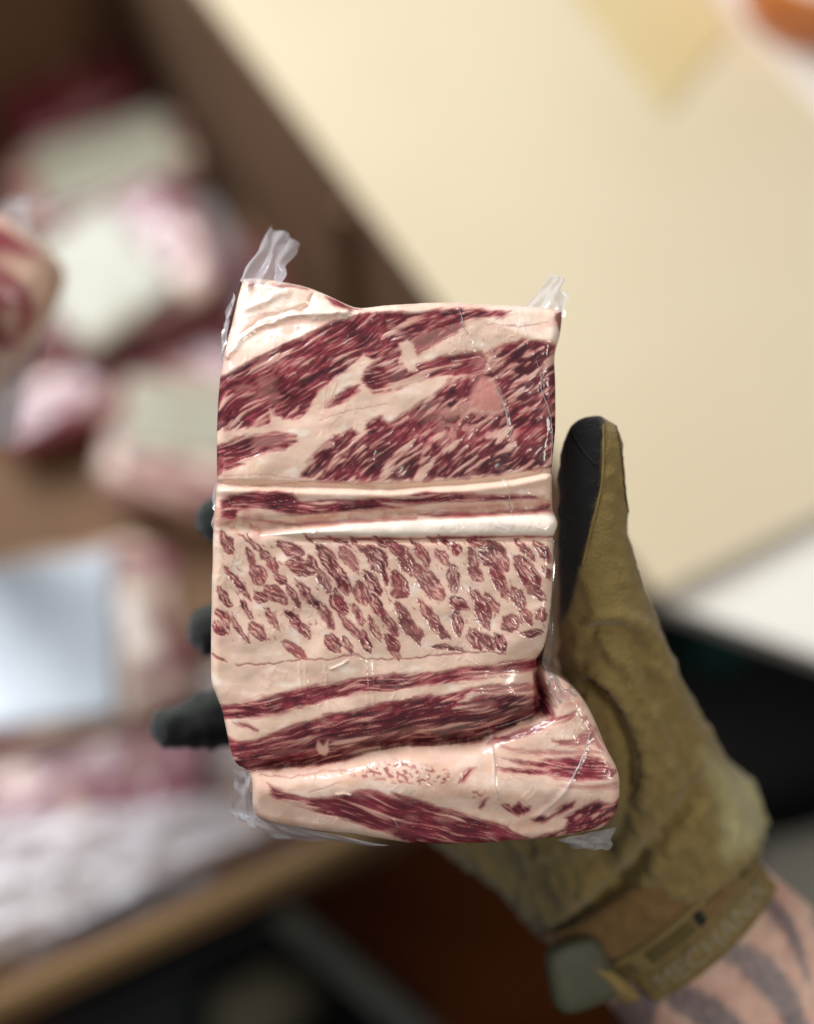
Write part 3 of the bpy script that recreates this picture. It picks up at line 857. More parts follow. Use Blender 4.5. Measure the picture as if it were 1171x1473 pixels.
for k, (px, py, ln, wd, th_) in enumerate(FL):
    sel = (np.abs(X - px) < ln * 0.8 + 8) & (np.abs(Y - py) < ln * 0.8 + 8)
    xs, ys = X[sel] + fx[sel] * 1.3 - px, Y[sel] + fy[sel] * 1.3 - py
    t = math.radians(th_)
    u = xs * math.cos(t) + ys * math.sin(t); w = -xs * math.sin(t) + ys * math.cos(t)
    hl, hw = ln / 2 * (1.0 + 0.3 * rng.rand()), wd / 2 * (1.0 + 0.3 * rng.rand())
    asym = 0.25 * (rng.rand() - 0.5)
    bend = (rng.rand() - 0.5) * 0.25 * hw
    w = w - bend * (u / hl) ** 2 * 2
    s_ = np.clip(np.abs(u / hl - asym * (1 - (u / hl) ** 2)), 0, 1)
    prof = hw * (1 - s_ ** 2.2) ** 0.8
    rag = fbm(u / 15 + k * 3.1, w / 2.0, 330 + k, 2)
    d = np.minimum(prof - np.abs(w), (hl - np.abs(u))) + 2.6 * rag * (0.35 + s_)
    m = sstep(-0.9, 1.2, d)
    fi = fbm(u / 17 + k * 7.3 + 0.12 * w, w / 2.3 + k, 300 + k, 2)                             # slits of fat along the leaf
    core = sstep(0.09, 0.33, fi + 0.12 * sstep(1.5, 6, d)) * sstep(0.3, 1.9, d)
    m = m * (1 - 0.82 * core)
    old = lean_f[sel]
    tt = tone[sel]
    tone[sel] = np.where(m > old, 0.0 + 0.6 * fi - 0.42 * sstep(2.8, 0.4, d), tt)
    lean_f[sel] = np.maximum(old, m * (0.9 + 0.1 * rng.rand()))
# faint small flecks scattered between the drawn ones
inM = sstep(0, 8, Y - c_wb(X) - 4) * sstep(0, 14, c_mb(X) - Y - 22) * sstep(310, 345, X)
t = math.radians(58)
uu = (XW * math.cos(t) + YW * math.sin(t)) / 14; ww = (-XW * math.sin(t) + YW * math.cos(t)) / 4.5
mm = sstep(0.28, 0.52, fbm(uu, ww, 411, 3)) * inM * 0.65
lean_f = np.maximum(lean_f, mm)
# speckled patch in the lower lump
pm = sstep(-4, 8, poly_sd(XW, YW, [(488, 1113), (530, 1101), (580, 1096), (630, 1100), (652, 1118), (640, 1131), (560, 1127)]))
sp = sstep(0.10, 0.34, fbm((X + 0.5 * Y) / 9, (Y - 0.4 * X) / 6, 420, 2) + 0.35 * np.abs(fbm(X / 5, Y / 5, 421, 2)))
lean_f = np.maximum(lean_f, pm * sp * 0.8)
pm = sstep(-3, 4, poly_sd(XW, YW, [(672, 1140), (700, 1136), (704, 1150), (680, 1150)]))
lean_f = np.maximum(lean_f, pm * sp * 0.5)


def thin_line(pts, w, s, amp=2.0, seed=0):
    global lean_f
    d = poly_sd(X + amp * fbm(X / 14, Y / 14, 500 + seed, 2), Y + amp * fbm(X / 12, Y / 12, 520 + seed, 2), pts, closed=False)
    lean_f = np.maximum(lean_f, (1 - sstep(w * 0.5, w * 0.5 + 1.2, d)) * s * (0.65 + 0.35 * fbm(X / 20, Y / 20, 540 + seed, 2)))


thin_line([(341, 957), (398, 954), (433, 948), (474, 949), (510, 940), (526, 949), (590, 948), (619, 943), (703, 937), (727, 941)], 1.2, 0.85, 3, 1)
thin_line([(312, 697), (360, 700), (450, 692), (540, 700)], 0.6, 0.35, 3, 2)
thin_line([(310, 686), (380, 682), (430, 690)], 0.5, 0.35, 3, 3)
thin_line([(372, 1117), (420, 1120), (470, 1112), (520, 1108)], 0.8, 0.5, 3, 4)
thin_line([(445, 1141), (470, 1132), (490, 1125)], 0.6, 0.5, 2, 5)
thin_line([(460, 605), (500, 592), (560, 580)], 0.6, 0.35, 4, 6)
thin_line([(470, 640), (520, 636)], 0.6, 0.3, 4, 7)
thin_line([(320, 470), (360, 452), (400, 446)], 0.8, 0.25, 4, 8)
thin_line([(345, 1010), (380, 1000)], 0.5, 0.3, 2, 9)
thin_line([(700, 466), (750, 470), (790, 462)], 0.8, 0.45, 3, 10)

# ---- fat colour
n1_ = fbm(X / 70, Y / 50, 600, 3); n2_ = fbm(X / 16, Y / 12, 601, 3); n3_ = fbm(X / 4, Y / 4, 602, 2)
cream, pink, ivory, tanf = lin(234, 201, 180), lin(226, 178, 164), lin(245, 230, 216), lin(226, 191, 164)
fat = cream[None, None] + 0 * X[..., None]
mixc = lambda c, k: fat * (1 - np.clip(k, 0, 1)[..., None]) + c * np.clip(k, 0, 1)[..., None]
fat = mixc(tanf, 0.35 + 0.7 * n1_)
fat = mixc(ivory, 0.55 * sstep(0.12, 0.5, fbm(X / 40, Y / 22, 605, 3)))
fat = mixc(pink, 0.5 * sstep(0.1, 0.5, fbm(X / 50 + 7, Y / 30, 606, 3)))
inW = sstep(-1.5, 1.5, Y - c_wt(X)) * sstep(-1.5, 1.5, c_wb(X) - Y) * sstep(372, 420, X)
fat = mixc(ivory, 0.85 * inW)
cap = sstep(-2, 6, c_cap(X) - Y)
fat = mixc(ivory, 0.5 * cap * sstep(-0.1, 0.4, n1_ + 0.4 * n2_ + 0.15))
fat = mixc(pink, 0.45 * cap * sstep(0.0, 0.4, -n1_ + 0.3 * n2_))
strip = sstep(0, 6, Y - c_up(X) - 36) * sstep(0, 4, c_wt(X) - Y)
fat = mixc(lin(190, 124, 104), 0.55 * strip * sstep(-0.3, 0.4, n2_ + n1_))
fat = mixc(lin(200, 120, 96), 0.7 * sstep(-8, 8, poly_sd(XW, YW, [(316, 752), (340, 742), (380, 752), (375, 772), (345, 770)])) * sstep(-0.2, 0.3, n2_))
SDl = poly_sd(X + wx * 0.4, Y + wy * 0.4, lump_poly)
inL = sstep(-2, 2, SDl)
fat = mixc(lin(224, 186, 166), 0.5 * inL)
fat = mixc(ivory, 0.25 * inL * sstep(-0.1, 0.35, n1_ + 0.3 * n2_))
fat = mixc(lin(222, 176, 148), 0.6 * inL * sstep(-0.15, 0.4, fbm(X / 60, Y / 24, 655, 3)))
fat = mixc(lin(205, 138, 118), 0.75 * sstep(-8, 10, poly_sd(XW, YW, [(786, 972), (806, 975), (832, 1000), (842, 1020), (812, 1022), (796, 1012)])) * sstep(-0.5, 0.4, n2_))
fat = mixc(lin(196, 120, 108), 0.8 * sstep(-5, 6, poly_sd(XW, YW, [(672, 588), (684, 560), (700, 546), (712, 548), (722, 575), (716, 592), (694, 592)])))
bone = sstep(-5, 6, poly_sd(XW, YW, [(668, 590), (684, 558), (700, 545), (712, 547), (722, 575), (718, 596), (694, 598)]))
lean_f = lean_f * (1 - 0.85 * bone)
greyp = sstep(-10, 10, poly_sd(XW, YW, [(640, 590), (668, 578), (690, 600), (680, 625), (655, 640), (636, 622)])) * sstep(0.0, 0.35, n2_ + 0.15)
lean_f = lean_f * (1 - 0.75 * greyp)
fat = mixc(lin(178, 140, 124), 0.8 * greyp)
nod = sstep(-2, 2, poly_sd(XW, YW, [(573, 496), (584, 490), (592, 497), (600, 515), (600, 532), (588, 537), (582, 520)]))
lean_f = lean_f * (1 - nod)
nod = sstep(-2, 2, poly_sd(X + wx * .4, Y + wy * .4, [(457, 1068), (464, 1076), (472, 1066), (471, 1086), (466, 1094), (456, 1088), (453, 1080)]))
lean_f = lean_f * (1 - 0.95 * nod)
fat = fat * (1 + 0.05 * n2_ + 0.035 * n3_)[..., None]
# a little blood tint right beside the lean
def blur(a, r):
    r = int(r)
    for ax in (0, 1):
        for _ in range(2):
            p = np.concatenate([np.repeat(np.take(a, [0], ax), r + 1, ax), a, np.repeat(np.take(a, [-1], ax), r, ax)], ax)
            c_ = np.cumsum(p, ax)
            n_ = a.shape[ax]
            a = (np.take(c_, range(2 * r + 1, 2 * r + 1 + n_), ax) - np.take(c_, range(0, n_), ax)) / (2 * r + 1)
    return a


lean_f = 0.85 * np.clip(lean_f, 0, 1) + 0.15 * blur(np.clip(lean_f, 0, 1), 1)
lean_f = lean_f * (1 - 0.16 * sstep(0.1, 0.5, fbm(X / 60, Y / 34, 640, 3)))
tint = blur(np.clip(lean_f, 0, 1), 4)
fat = mixc(lin(205, 140, 122), 0.6 * np.clip(tint, 0, 0.7) * (0.75 + 0.5 * n2_) * (1 - inW))
# ---- lean colour
t_ = np.clip(0.45 + 0.85 * tone + 0.3 * n2_ + 0.6 * n1_ + 0.14 * n3_, 0, 1)
dk, md, br = lin(60, 15, 23), lin(122, 36, 47), lin(180, 86, 92)
lean_c = np.where((t_ < 0.5)[..., None], dk * (1 - 2 * t_)[..., None] + md * (2 * t_)[..., None], md * (2 - 2 * t_)[..., None] + br * (2 * t_ - 1)[..., None])
bigred = sstep(-6, 14, poly_sd(X, Y, [(384, 1126), (522, 1137), (614, 1155), (760, 1205), (700, 1230), (560, 1210), (421, 1160)]))
lean_c = lean_c * (1 - 0.35 * bigred[..., None]) + lin(132, 36, 52) * 0.35 * bigred[..., None]
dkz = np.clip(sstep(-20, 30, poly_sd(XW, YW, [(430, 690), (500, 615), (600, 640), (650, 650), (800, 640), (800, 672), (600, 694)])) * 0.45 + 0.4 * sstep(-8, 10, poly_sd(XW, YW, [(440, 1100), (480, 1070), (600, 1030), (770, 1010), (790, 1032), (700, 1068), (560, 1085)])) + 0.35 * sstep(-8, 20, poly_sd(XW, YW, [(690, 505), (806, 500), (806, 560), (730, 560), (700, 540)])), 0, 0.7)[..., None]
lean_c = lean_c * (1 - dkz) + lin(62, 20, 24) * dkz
lf = np.clip(lean_f, 0, 1)[..., None]
pinkmid = lin(192, 116, 112)
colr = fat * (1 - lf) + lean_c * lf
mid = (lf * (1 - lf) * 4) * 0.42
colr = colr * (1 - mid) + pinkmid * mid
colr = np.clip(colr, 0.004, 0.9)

# ---- relief (metres, towards the viewer)
mm_ = 0.001
h = 0 * X
R_e = 16.0
dd = np.clip(SD, 0, R_e)
h -= R_e * KPX * (1 - np.sqrt(np.clip(1 - (1 - dd / R_e) ** 2, 0, 1))) * 1.1
h += 1.5 * mm_ * np.sin(np.clip((Y - 400) / 600, 0, 1) * math.pi) * (1 - inL)
capd = np.clip(c_cap(X) - Y, 0, 160)
h -= capd * KPX * 0.28
h += inW * (0.9 + 0.6 * n1_) * mm_ * np.sin(np.clip((Y - c_wt(X)) / np.maximum(c_wb(X) - c_wt(X), 2), 0, 1) * math.pi) ** 0.7
h -= 2.8 * mm_ * np.exp(-((Y - c_wt(X) + 10) / 10) ** 2) * sstep(300, 380, X)
h -= 1.6 * mm_ * np.exp(-((Y - c_up(X) - 6) / 5) ** 2)
h -= 1.5 * mm_ * np.exp(-((Y - c_wb(X) - 5) / 5) ** 2) * sstep(400, 460, X)
h += 0.9 * mm_ * np.exp(-((Y - c_up(X) - 16) / 7) ** 2)
# fold in the fat cap
fold = poly_sd(XW, YW, [(326, 512), (345, 487), (375, 462), (420, 452), (470, 452), (500, 448)], closed=False)
h += 1.3 * mm_ * np.exp(-(fold / 6) ** 2)
fold = poly_sd(XW, YW, [(330, 500), (352, 476), (380, 453), (440, 445)], closed=False)
h -= 1.2 * mm_ * np.exp(-(fold / 5) ** 2)
fold = poly_sd(XW, YW, [(352, 440), (376, 430), (395, 420), (410, 418)], closed=False)
h += 0.7 * mm_ * np.exp(-(fold / 6) ** 2)
fold = poly_sd(XW, YW, [(448, 420), (442, 438), (430, 446)], closed=False)
h -= 0.8 * mm_ * np.exp(-(fold / 4) ** 2)
# lower lump: set back at the crease, swelling, dropping to its bottom
dc = poly_sd(X, Y, lump_top, closed=False)
sideL = np.where(SDl > 0, 1.0, 0.0)
h -= (1 - sideL) * 9.0 * mm_ * np.exp(-(dc / 24) ** 1.3) * sstep(330, 420, X)
h -= sideL * (2.0 * mm_ + 5.0 * mm_ * np.exp(-(dc / 13) ** 1.5) * sstep(330, 420, X))
h += sideL * 2.4 * mm_ * np.exp(-((Y - 1128) / 42) ** 2)
h -= sideL * 14 * np.log1p(np.exp(np.clip((Y - 1165) / 14, -20, 20))) * KPX * 0.24
h -= 4.0 * mm_ * sstep(-6, 4, poly_sd(X, Y, [(773, 970), (781, 968), (800, 1022), (796, 1034), (776, 1034)]))
# dents and bulges, fibres and flecks sunk below the fat, tight film wrinkles
h += 1.25 * mm_ * fbm(X / 80, Y / 70, 700, 2) + 0.15 * mm_ * fbm(X / 26, Y / 22, 701, 2)
h -= 0.2 * mm_ * np.clip(lean_f, 0, 1) * (1 + 0.6 * tone)
h += 0.16 * mm_ * np.clip(tone, -1, 1) * (lean_f > 0.3) * (1 - inM)
wr = 1 - np.abs(fbm(X / 26 + 0.6 * wx / 5, Y / 70, 710, 2)) * 3.2
h += 0.14 * mm_ * np.clip(wr, 0, 1) ** 3 * sstep(0.1, 0.5, fbm(X / 90, Y / 90, 711, 2) + 0.25)
for cx_ in (433, 441, 470, 528, 536):
    h += 0.16 * mm_ * np.exp(-((X - cx_ - 0.06 * (Y - 990) - 2 * n2_) / 2.2) ** 2) * sstep(945, 960, Y) * sstep(1035, 1000, Y)

CREASES = [([(708, 545), (713, 560), (720, 574), (727, 592), (730, 612), (729, 633)], 2.6), ([(771, 520), (777, 538), (778, 561), (786, 582), (792, 602)], 1.5),
           ([(792, 602), (794, 630), (793, 669)], 1.3), ([(705, 1043), (706, 1060), (708, 1075), (712, 1096), (712, 1127), (718, 1147)], 2.0),
           ([(850, 1056), (838, 1090), (826, 1114), (811, 1138), (794, 1158), (769, 1181)], 3.2), ([(714, 1053), (740, 1046), (762, 1038), (783, 1031)], 1.6),
           ([(340, 492), (360, 472), (390, 458), (430, 452), (470, 452)], 2.0), ([(660, 444), (664, 456), (666, 470), (672, 478)], 1.8), ([(448, 770), (456, 764), (452, 760)], 1.4),
           ([(476, 962), (490, 956), (500, 950)], 1.3), ([(485, 1143), (495, 1142), (504, 1145)], 1.5), ([(566, 1182), (570, 1188), (573, 1196)], 1.4),
           ([(735, 745), (737, 735), (733, 722), (729, 700), (724, 690)], 1.2), ([(783, 972), (792, 990), (797, 1008), (800, 1024)], 1.4)]
for cp_, cw_ in CREASES:
    dcr = poly_sd(X + 1.5 * n2_, Y, catmull(cp_, 3), closed=False)
    h += 0.32 * mm_ * np.exp(-(dcr / (cw_ * 1.4)) ** 2)

# snap the first outside ring to the outline
inside = SD > 0
q_in = inside[:-1, :-1] | inside[1:, :-1] | inside[:-1, 1:] | inside[1:, 1:]
Xs, Ys = X.copy(), Y.copy()
out_near = (~inside) & (SD > -3 * STEP)
ox = X[out_near]; oy = Y[out_near]
best = np.full(ox.shape, 1e18); bxn = ox.copy(); byn = oy.copy()
for k in range(len(outline)):
    ax_, ay_ = outline[k]; bx_, by_ = outline[(k + 1) % len(outline)]
    ex, ey = bx_ - ax_, by_ - ay_
    t = np.clip(((ox - ax_) * ex + (oy - ay_) * ey) / (ex * ex + ey * ey), 0, 1)
    qx, qy = ax_ + t * ex, ay_ + t * ey
    d = (ox - qx) ** 2 + (oy - qy) ** 2
    u = d < best
    best[u] = d[u]; bxn[u] = qx[u]; byn[u] = qy[u]
Xs[out_near] = bxn; Ys[out_near] = byn
camR = np.array(Rc)
org_w = np.array(P(W_PX / 2, H_PX / 2, D0))
LOC = np.stack([(Xs - W_PX / 2) * KPX, -(Ys - H_PX / 2) * KPX, h], -1)
WLD = LOC @ camR.T + org_w
du = np.gradient(LOC, axis=1); dv = np.gradient(LOC, axis=0)
NRM = np.cross(dv, du); NRM /= np.linalg.norm(NRM, axis=-1)[..., None] + 1e-15
NRM = NRM @ camR.T
xc = (X[:-1, :-1] + X[1:, 1:]) / 2; yc = (Y[:-1, :-1] + Y[1:, 1:]) / 2
sdl_c = (SDl[:-1, :-1] + SDl[1:, 1:]) / 2
reg = np.full(xc.shape, 5)
reg[yc < c_mb(xc)] = 4
reg[yc < c_wb(xc)] = 3
reg[yc < c_wt(xc)] = 2
reg[yc < c_up(xc)] = 1
reg[yc < c_cap(xc)] = 0
reg[(sdl_c > 0) & (yc > 955)] = 6
names = ['fat_cap', 'upper_muscle', 'thin_muscle_strip', 'fat_band', 'marbled_muscle', 'banded_muscle', 'rib_flap']
plabels = ['ivory fat cap folded along the top', 'dark red upper muscle streaked with fat', None, 'smooth raised white fat band', 'cream fat with dense leaf-shaped red marbling', None, 'lower flap of meat jutting out to the thumb side']
ny, nx = X.shape
idx = np.arange(ny * nx).reshape(ny, nx)
quads = np.stack([idx[:-1, :-1], idx[1:, :-1], idx[1:, 1:], idx[:-1, 1:]], -1)
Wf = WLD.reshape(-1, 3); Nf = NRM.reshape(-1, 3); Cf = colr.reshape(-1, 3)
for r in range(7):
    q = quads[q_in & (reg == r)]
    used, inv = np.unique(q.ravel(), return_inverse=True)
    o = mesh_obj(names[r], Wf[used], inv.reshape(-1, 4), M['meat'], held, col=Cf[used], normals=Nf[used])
    if plabels[r]: o['label'] = plabels[r]

# sides and back of the block
ol = resample(outline, 420, closed=True)
cx0, cy0 = ol.mean(axis=0)
tang = np.roll(ol, -1, 0) - np.roll(ol, 1, 0)
nor = np.stack([tang[:, 1], -tang[:, 0]], 1); nor /= np.linalg.norm(nor, axis=1)[:, None]
if ((ol + nor - [cx0, cy0]) ** 2).sum() < ((ol - [cx0, cy0]) ** 2).sum(): nor = -nor
V = []; C_ = []
levels = [(-R_e * KPX * 1.15, -0.2), (-0.008, 0.6), (-0.014, 1.2), (-0.024, 1.0), (-0.032, -1.0), (-0.038, -6.0), (-0.041, -14.0)]
base_h = np.interp(ol[:, 1], [390, 540, 1100, 1225], [-0.006, 0, -0.002, -0.006])
for z_, off in levels:
    j = 0.9 * fbm(ol[:, 0] / 30 + z_ * 900, ol[:, 1] / 30, 800, 2)
    p = ol + nor * (off + j * (1 if z_ < -0.005 else 0.2))[:, None]
    for k in range(len(ol)):
        V.append(org_w + camR @ np.array(((p[k, 0] - W_PX / 2) * KPX, -(p[k, 1] - H_PX / 2) * KPX, z_ + (base_h[k] if z_ > -0.03 else 0))))
        iy = int(np.clip(round((ol[k, 1] - nor[k, 1] * 5 - gy[0]) / STEP), 0, ny - 1)); ix = int(np.clip(round((ol[k, 0] - nor[k, 0] * 5 - gx[0]) / STEP), 0, nx - 1))
        C_.append(colr[iy, ix])
n = len(ol)
F = [(l * n + k, l * n + (k + 1) % n, (l + 1) * n + (k + 1) % n, (l + 1) * n + k) for l in range(len(levels) - 1) for k in range(n)]
F.append(tuple((len(levels) - 1) * n + k for k in range(n)))
mesh_obj('meat_back', V, F, M['meat'], held, col=np.array(C_))

# ---- film: tabs, skirts and creases
film_sheet('film_tab', [(345, 404, D0 + .006), (404, 412, D0 + .006), (430, 350, D0 + .020), (391, 324, D0 + .022)], 40, 34, 0.0035, 11, held, M['film_white'], (3.5, 1.2), 1)
film_sheet('film_tab', [(752, 446, D0 + .008), (813, 456, D0 + .008), (813, 402, D0 + .018), (795, 393, D0 + .018)], 40, 34, 0.0035, 12, held, M['film_white'], (3.5, 1.2), 1)
film_sheet('film_skirt', [(338, 1104, D0 + .006), (362, 1116, D0 + .003), (368, 1192, D0 + .006), (333, 1170, D0 + .018)], 22, 16, 0.003, 13, held, M['film_white'], (2, 3), 1)
film_sheet('film_skirt', [(336, 1168, D0 + .016), (372, 1180, D0 + .006), (560, 1216, D0 + .006), (390, 1205, D0 + .02)], 30, 14, 0.003, 14, held, M['film_white'], (4, 2), 1)
film_sheet('film_skirt', [(800, 1208, D0 + .006), (886, 1190, D0 + .006), (877, 1222, D0 + .012), (830, 1221, D0 + .012)], 22, 14, 0.002, 15, held, M['film_white'], (3, 2), 1)
film_sheet('film_skirt', [(314, 690, D0 + .003), (322, 740, D0 + .002), (306, 762, D0 + .006), (307, 705, D0 + .012)], 18, 10, 0.002, 16, held, M['film_white'])
film_sheet('film_skirt', [(794, 775, D0 + .004), (800, 778, D0 + .016), (797, 962, D0 + .018), (784, 955, D0 + .004)], 30, 10, 0.002, 17, held, M['film'])
film_sheet('film_skirt', [(335, 420, D0 + .008), (330, 460, D0 + .006), (318, 520, D0 + .004), (322, 470, D0 + .016)], 20, 10, 0.003, 18, held, M['film_white'])
film_sheet('film_skirt', [(783, 958, D0 + .001), (800, 965, D0 + .010), (834, 1000, D0 + .001), (798, 1016, D0 - .001)], 20, 16, 0.0015, 19, held, M['film'])


def h_at(x, y):
    iy = int(np.clip(round((y - gy[0]) / STEP), 0, ny - 1)); ix = int(np.clip(round((x - gx[0]) / STEP), 0, nx - 1))
    return h[iy, ix]


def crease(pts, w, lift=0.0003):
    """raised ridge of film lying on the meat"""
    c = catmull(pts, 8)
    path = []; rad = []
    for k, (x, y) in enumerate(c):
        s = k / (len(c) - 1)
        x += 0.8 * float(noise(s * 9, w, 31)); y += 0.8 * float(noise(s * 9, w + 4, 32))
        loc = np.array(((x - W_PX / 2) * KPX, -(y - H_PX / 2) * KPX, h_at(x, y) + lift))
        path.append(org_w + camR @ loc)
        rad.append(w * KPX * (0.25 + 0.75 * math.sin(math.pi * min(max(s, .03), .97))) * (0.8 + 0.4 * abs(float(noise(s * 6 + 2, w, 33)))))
    return mesh_obj('film_crease', *tube_geo(path, rad, 10, False), M['film_ridge_glint'], held)


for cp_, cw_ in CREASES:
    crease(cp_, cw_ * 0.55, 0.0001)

# ------------------------------------------------------------------ forearm and glove
W0 = P(908, 1233, 0.466)
px2 = 0.466 / FPX
sdir = (Rc @ Vector((0.76, 0.65, 0.0))).normalized()          # towards the thumb side
adir = (Rc @ Vector((0.65, -0.76, -0.06))).normalized()       # down the arm
ndir = sdir.cross(adir)
if ndir.dot(CAM - W0) < 0: ndir = -ndir
ndir.normalize()


def ell(t, phi, rs, rn, off=0.0, shift=0.0):
    """point on the wrist: t along the arm, phi round it from the thumb side towards the lens"""
    return W0 + adir * t + sdir * (shift + (rs + off) * math.cos(phi)) + ndir * ((rn + off) * math.sin(phi))


def union_mesh(parts, voxel, smooth_it):
    V = []; F = []
    for v, f in parts:
        o_ = len(V)
        V += [tuple(p) for p in v]; F += [tuple(i + o_ for i in q) for q in f]
    me = bpy.data.meshes.new('tmp'); me.from_pydata(V, [], F); me.update()
    ob_ = bpy.data.objects.new('tmp', me); COL.objects.link(ob_)
    r = ob_.modifiers.new('r', 'REMESH'); r.mode = 'VOXEL'; r.voxel_size = voxel
    s = ob_.modifiers.new('s', 'SMOOTH'); s.iterations = smooth_it; s.factor = 0.5
    dg = bpy.context.evaluated_depsgraph_get(); dg.update()
    ev = ob_.evaluated_get(dg)
    m2 = ev.to_mesh()
    co = np.empty(len(m2.vertices) * 3); m2.vertices.foreach_get('co', co)
    no = np.empty(len(m2.vertices) * 3); m2.vertices.foreach_get('normal', no)
    fs = np.array([p.vertices[:] for p in m2.polygons])
    ev.to_mesh_clear()
    bpy.data.objects.remove(ob_); bpy.data.meshes.remove(me)
    return co.reshape(-1, 3), no.reshape(-1, 3), fs


def limb(pts, n=8):
    """pts (x, y, depth, radius) -> smooth tube"""
    w = np.array([list(P(*p[:3])) + [p[3]] for p in pts])
    c = catmull(w, n)
    return tube_geo(c[:, :3], c[:, 3], 22)


parts = [
    limb([(853, 640, .397, .0100), (851, 672, .398, .0109), (851, 720, .400, .0114), (855, 785, .404, .0126), (867, 862, .410, .0156), (884, 950, .420, .0200), (903, 1040, .433, .0252),
          (932, 1130, .447, .0315), (958, 1200, .459, .035)]),
    limb([(935, 1130, .452, .026), (960, 1180, .462, .030), (1000, 1185, .466, .026)]),
    limb([(905, 1150, .460, .028), (800, 1075, .462, .0225), (740, 985, .460, .0165)]),
    limb([(905, 1200, .464, .027), (770, 1120, .465, .0225), (720, 1050, .464, .0165)]),
    limb([(890, 1240, .466, .027), (750, 1160, .467, .022), (690, 1110, .466, .0165)]),
    limb([(865, 1275, .468, .026), (760, 1215, .468, .0225), (690, 1178, .468, .0195), (650, 1160, .467, .0165)]),
    limb([(755, 990, .458, .0125), (580, 830, .462, .0118), (420, 765, .456, .0112), (345, 750, .441, .0107), (320, 748, .434, .0100)]),
    limb([(730, 1050, .460, .0125), (560, 945, .464, .0118), (400, 905, .456, .0112), (330, 905, .441, .0108), (308, 906, .434, .0104)]),
    limb([(700, 1110, .462, .0122), (540, 1035, .466, .0116), (390, 1028, .456, .0114), (305, 1036, .443, .0110), (262, 1044, .438, .0088), (238, 1048, .437, .0068)]),
    limb([(660, 1165, .464, .0115), (540, 1140, .464, .0105), (440, 1100, .452, .0098), (400, 1085, .444, .0090)]),
]
# cuff tube of the glove
ring = []
tt_ = [-0.055, -0.04, -0.02, -0.004, 0.01, 0.02]
rs_ = [0.036, 0.042, 0.047, 0.049, 0.048, 0.045]; rn_ = [0.028, 0.031, 0.033, 0.034, 0.034, 0.033]
for t, a, b in zip(tt_, rs_, rn_):
    for s in range(40):
        ring.append(ell(t, 2 * math.pi * s / 40, a, b))
Fq = [(k * 40 + s, k * 40 + (s + 1) % 40, (k + 1) * 40 + (s + 1) % 40, (k + 1) * 40 + s) for k in range(5) for s in range(40)]
Fq += [tuple(range(40))[::-1], tuple(200 + s for s in range(40))]
parts.append((ring, Fq))
# flared corner of the cuff at the back of the hand
parts.append(limb([(1010, 1120, .458, .012), (1052, 1160, .464, .013), (1074, 1180, .468, .0085)]))
co, no, fs = union_mesh(parts, 0.0016, 10)
gxp, gyp = to_px(co)
wr1 = fbm(gxp / 34 + gyp / 60, gyp / 26, 900, 3); wr2 = fbm(gxp / 14, gyp / 17, 901, 2)
ridg = 1 - np.abs(fbm((gxp * 0.9 - gyp * 0.35) / 34, (gxp * 0.35 + gyp * 0.9) / 120, 902, 2)) * 3
rest = sstep(870, 960, gyp)
co = co + no * (0.0008 * wr1 + 0.00025 * wr2 + rest * 0.0016 * (np.clip(ridg, 0, 1) ** 2 - 0.3))[:, None]
front = sstep(-0.1, 0.3, no @ np.array(Rc @ Vector((0, 0, 1))))


def gd(pts):
    return poly_sd(gxp + 5 * wr2, gyp + 5 * wr1, [tuple(p) for p in catmull(pts, 4)], closed=False)


for pts, up, dn, w_ in (([(852, 893), (875, 888), (905, 890), (928, 905), (945, 940), (962, 990), (975, 1018)], 1.4, 0, 11), ([(856, 905), (890, 905), (912, 922), (928, 955), (945, 1005)], 0, 1.8, 11),
                        ([(850, 968), (880, 990), (905, 1030), (925, 1075), (932, 1115), (918, 1155)], 1.6, 0, 12), ([(845, 985), (872, 1008), (892, 1045), (906, 1085), (908, 1130)], 0, 2.0, 13),
                        ([(868, 915), (880, 945), (905, 968), (915, 1000)], 1.1, 0, 9), ([(940, 1020), (955, 1060), (962, 1105)], 0.9, 0, 14), ([(958, 1030), (985, 1090), (1000, 1130)], 0, 1.2, 12),
                        ([(1008, 1140), (1000, 1150), (960, 1198), (900, 1260), (840, 1318), (795, 1355)], 0, 3.2, 13), ([(1020, 1120), (1040, 1150), (1045, 1185)], 0, 1.6, 12),
                        ([(780, 1225), (830, 1220), (850, 1245), (842, 1290)], 1.2, 0, 11), ([(700, 1235), (750, 1270), (790, 1310)], 0, 1.2, 14), ([(905, 1165), (880, 1210), (850, 1240)], 0, 1.4, 14),
                        ([(835, 820), (850, 850), (860, 880)], 0.7, 0, 8), ([(882, 602), (891, 650), (896, 700), (903, 745)], 0.5, 0, 4), ([(870, 700), (890, 712), (900, 722)], 0, 0.5, 6)):
    co = co + no * (front * (up - dn) * 0.0016 * np.exp(-(gd(pts) / w_) ** 2))[:, None]
# glove colours: coyote suede, black pads on the thumb's inner face and the fingers, back fabric at the cuff corner painted paler, as lit
coy, blk, gol, lit_khk = lin(146, 124, 74), np.array((0.010, 0.010, 0.010)), lin(46, 48, 42), lin(178, 168, 122)
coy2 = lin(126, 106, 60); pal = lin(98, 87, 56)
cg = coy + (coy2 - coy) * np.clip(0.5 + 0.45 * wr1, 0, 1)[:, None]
pz = sstep(0, 90, np.interp(gyp, [900, 1000, 1100, 1200, 1300], [850, 895, 935, 930, 860]) - gxp)  # darker olive palm: own tone plus painted-in shade of the held pack
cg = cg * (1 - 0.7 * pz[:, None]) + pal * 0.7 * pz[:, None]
bnd = np.interp(gyp, [590, 634, 698, 762, 810, 880, 930], [870, 869, 866, 851, 838, 818, 780])
thumb_black = sstep(5, -5, gxp - bnd - 4 * wr2) * sstep(760, 800, gxp) * sstep(960, 900, gyp)
cg = cg * (1 - thumb_black[:, None]) + blk * thumb_black[:, None]
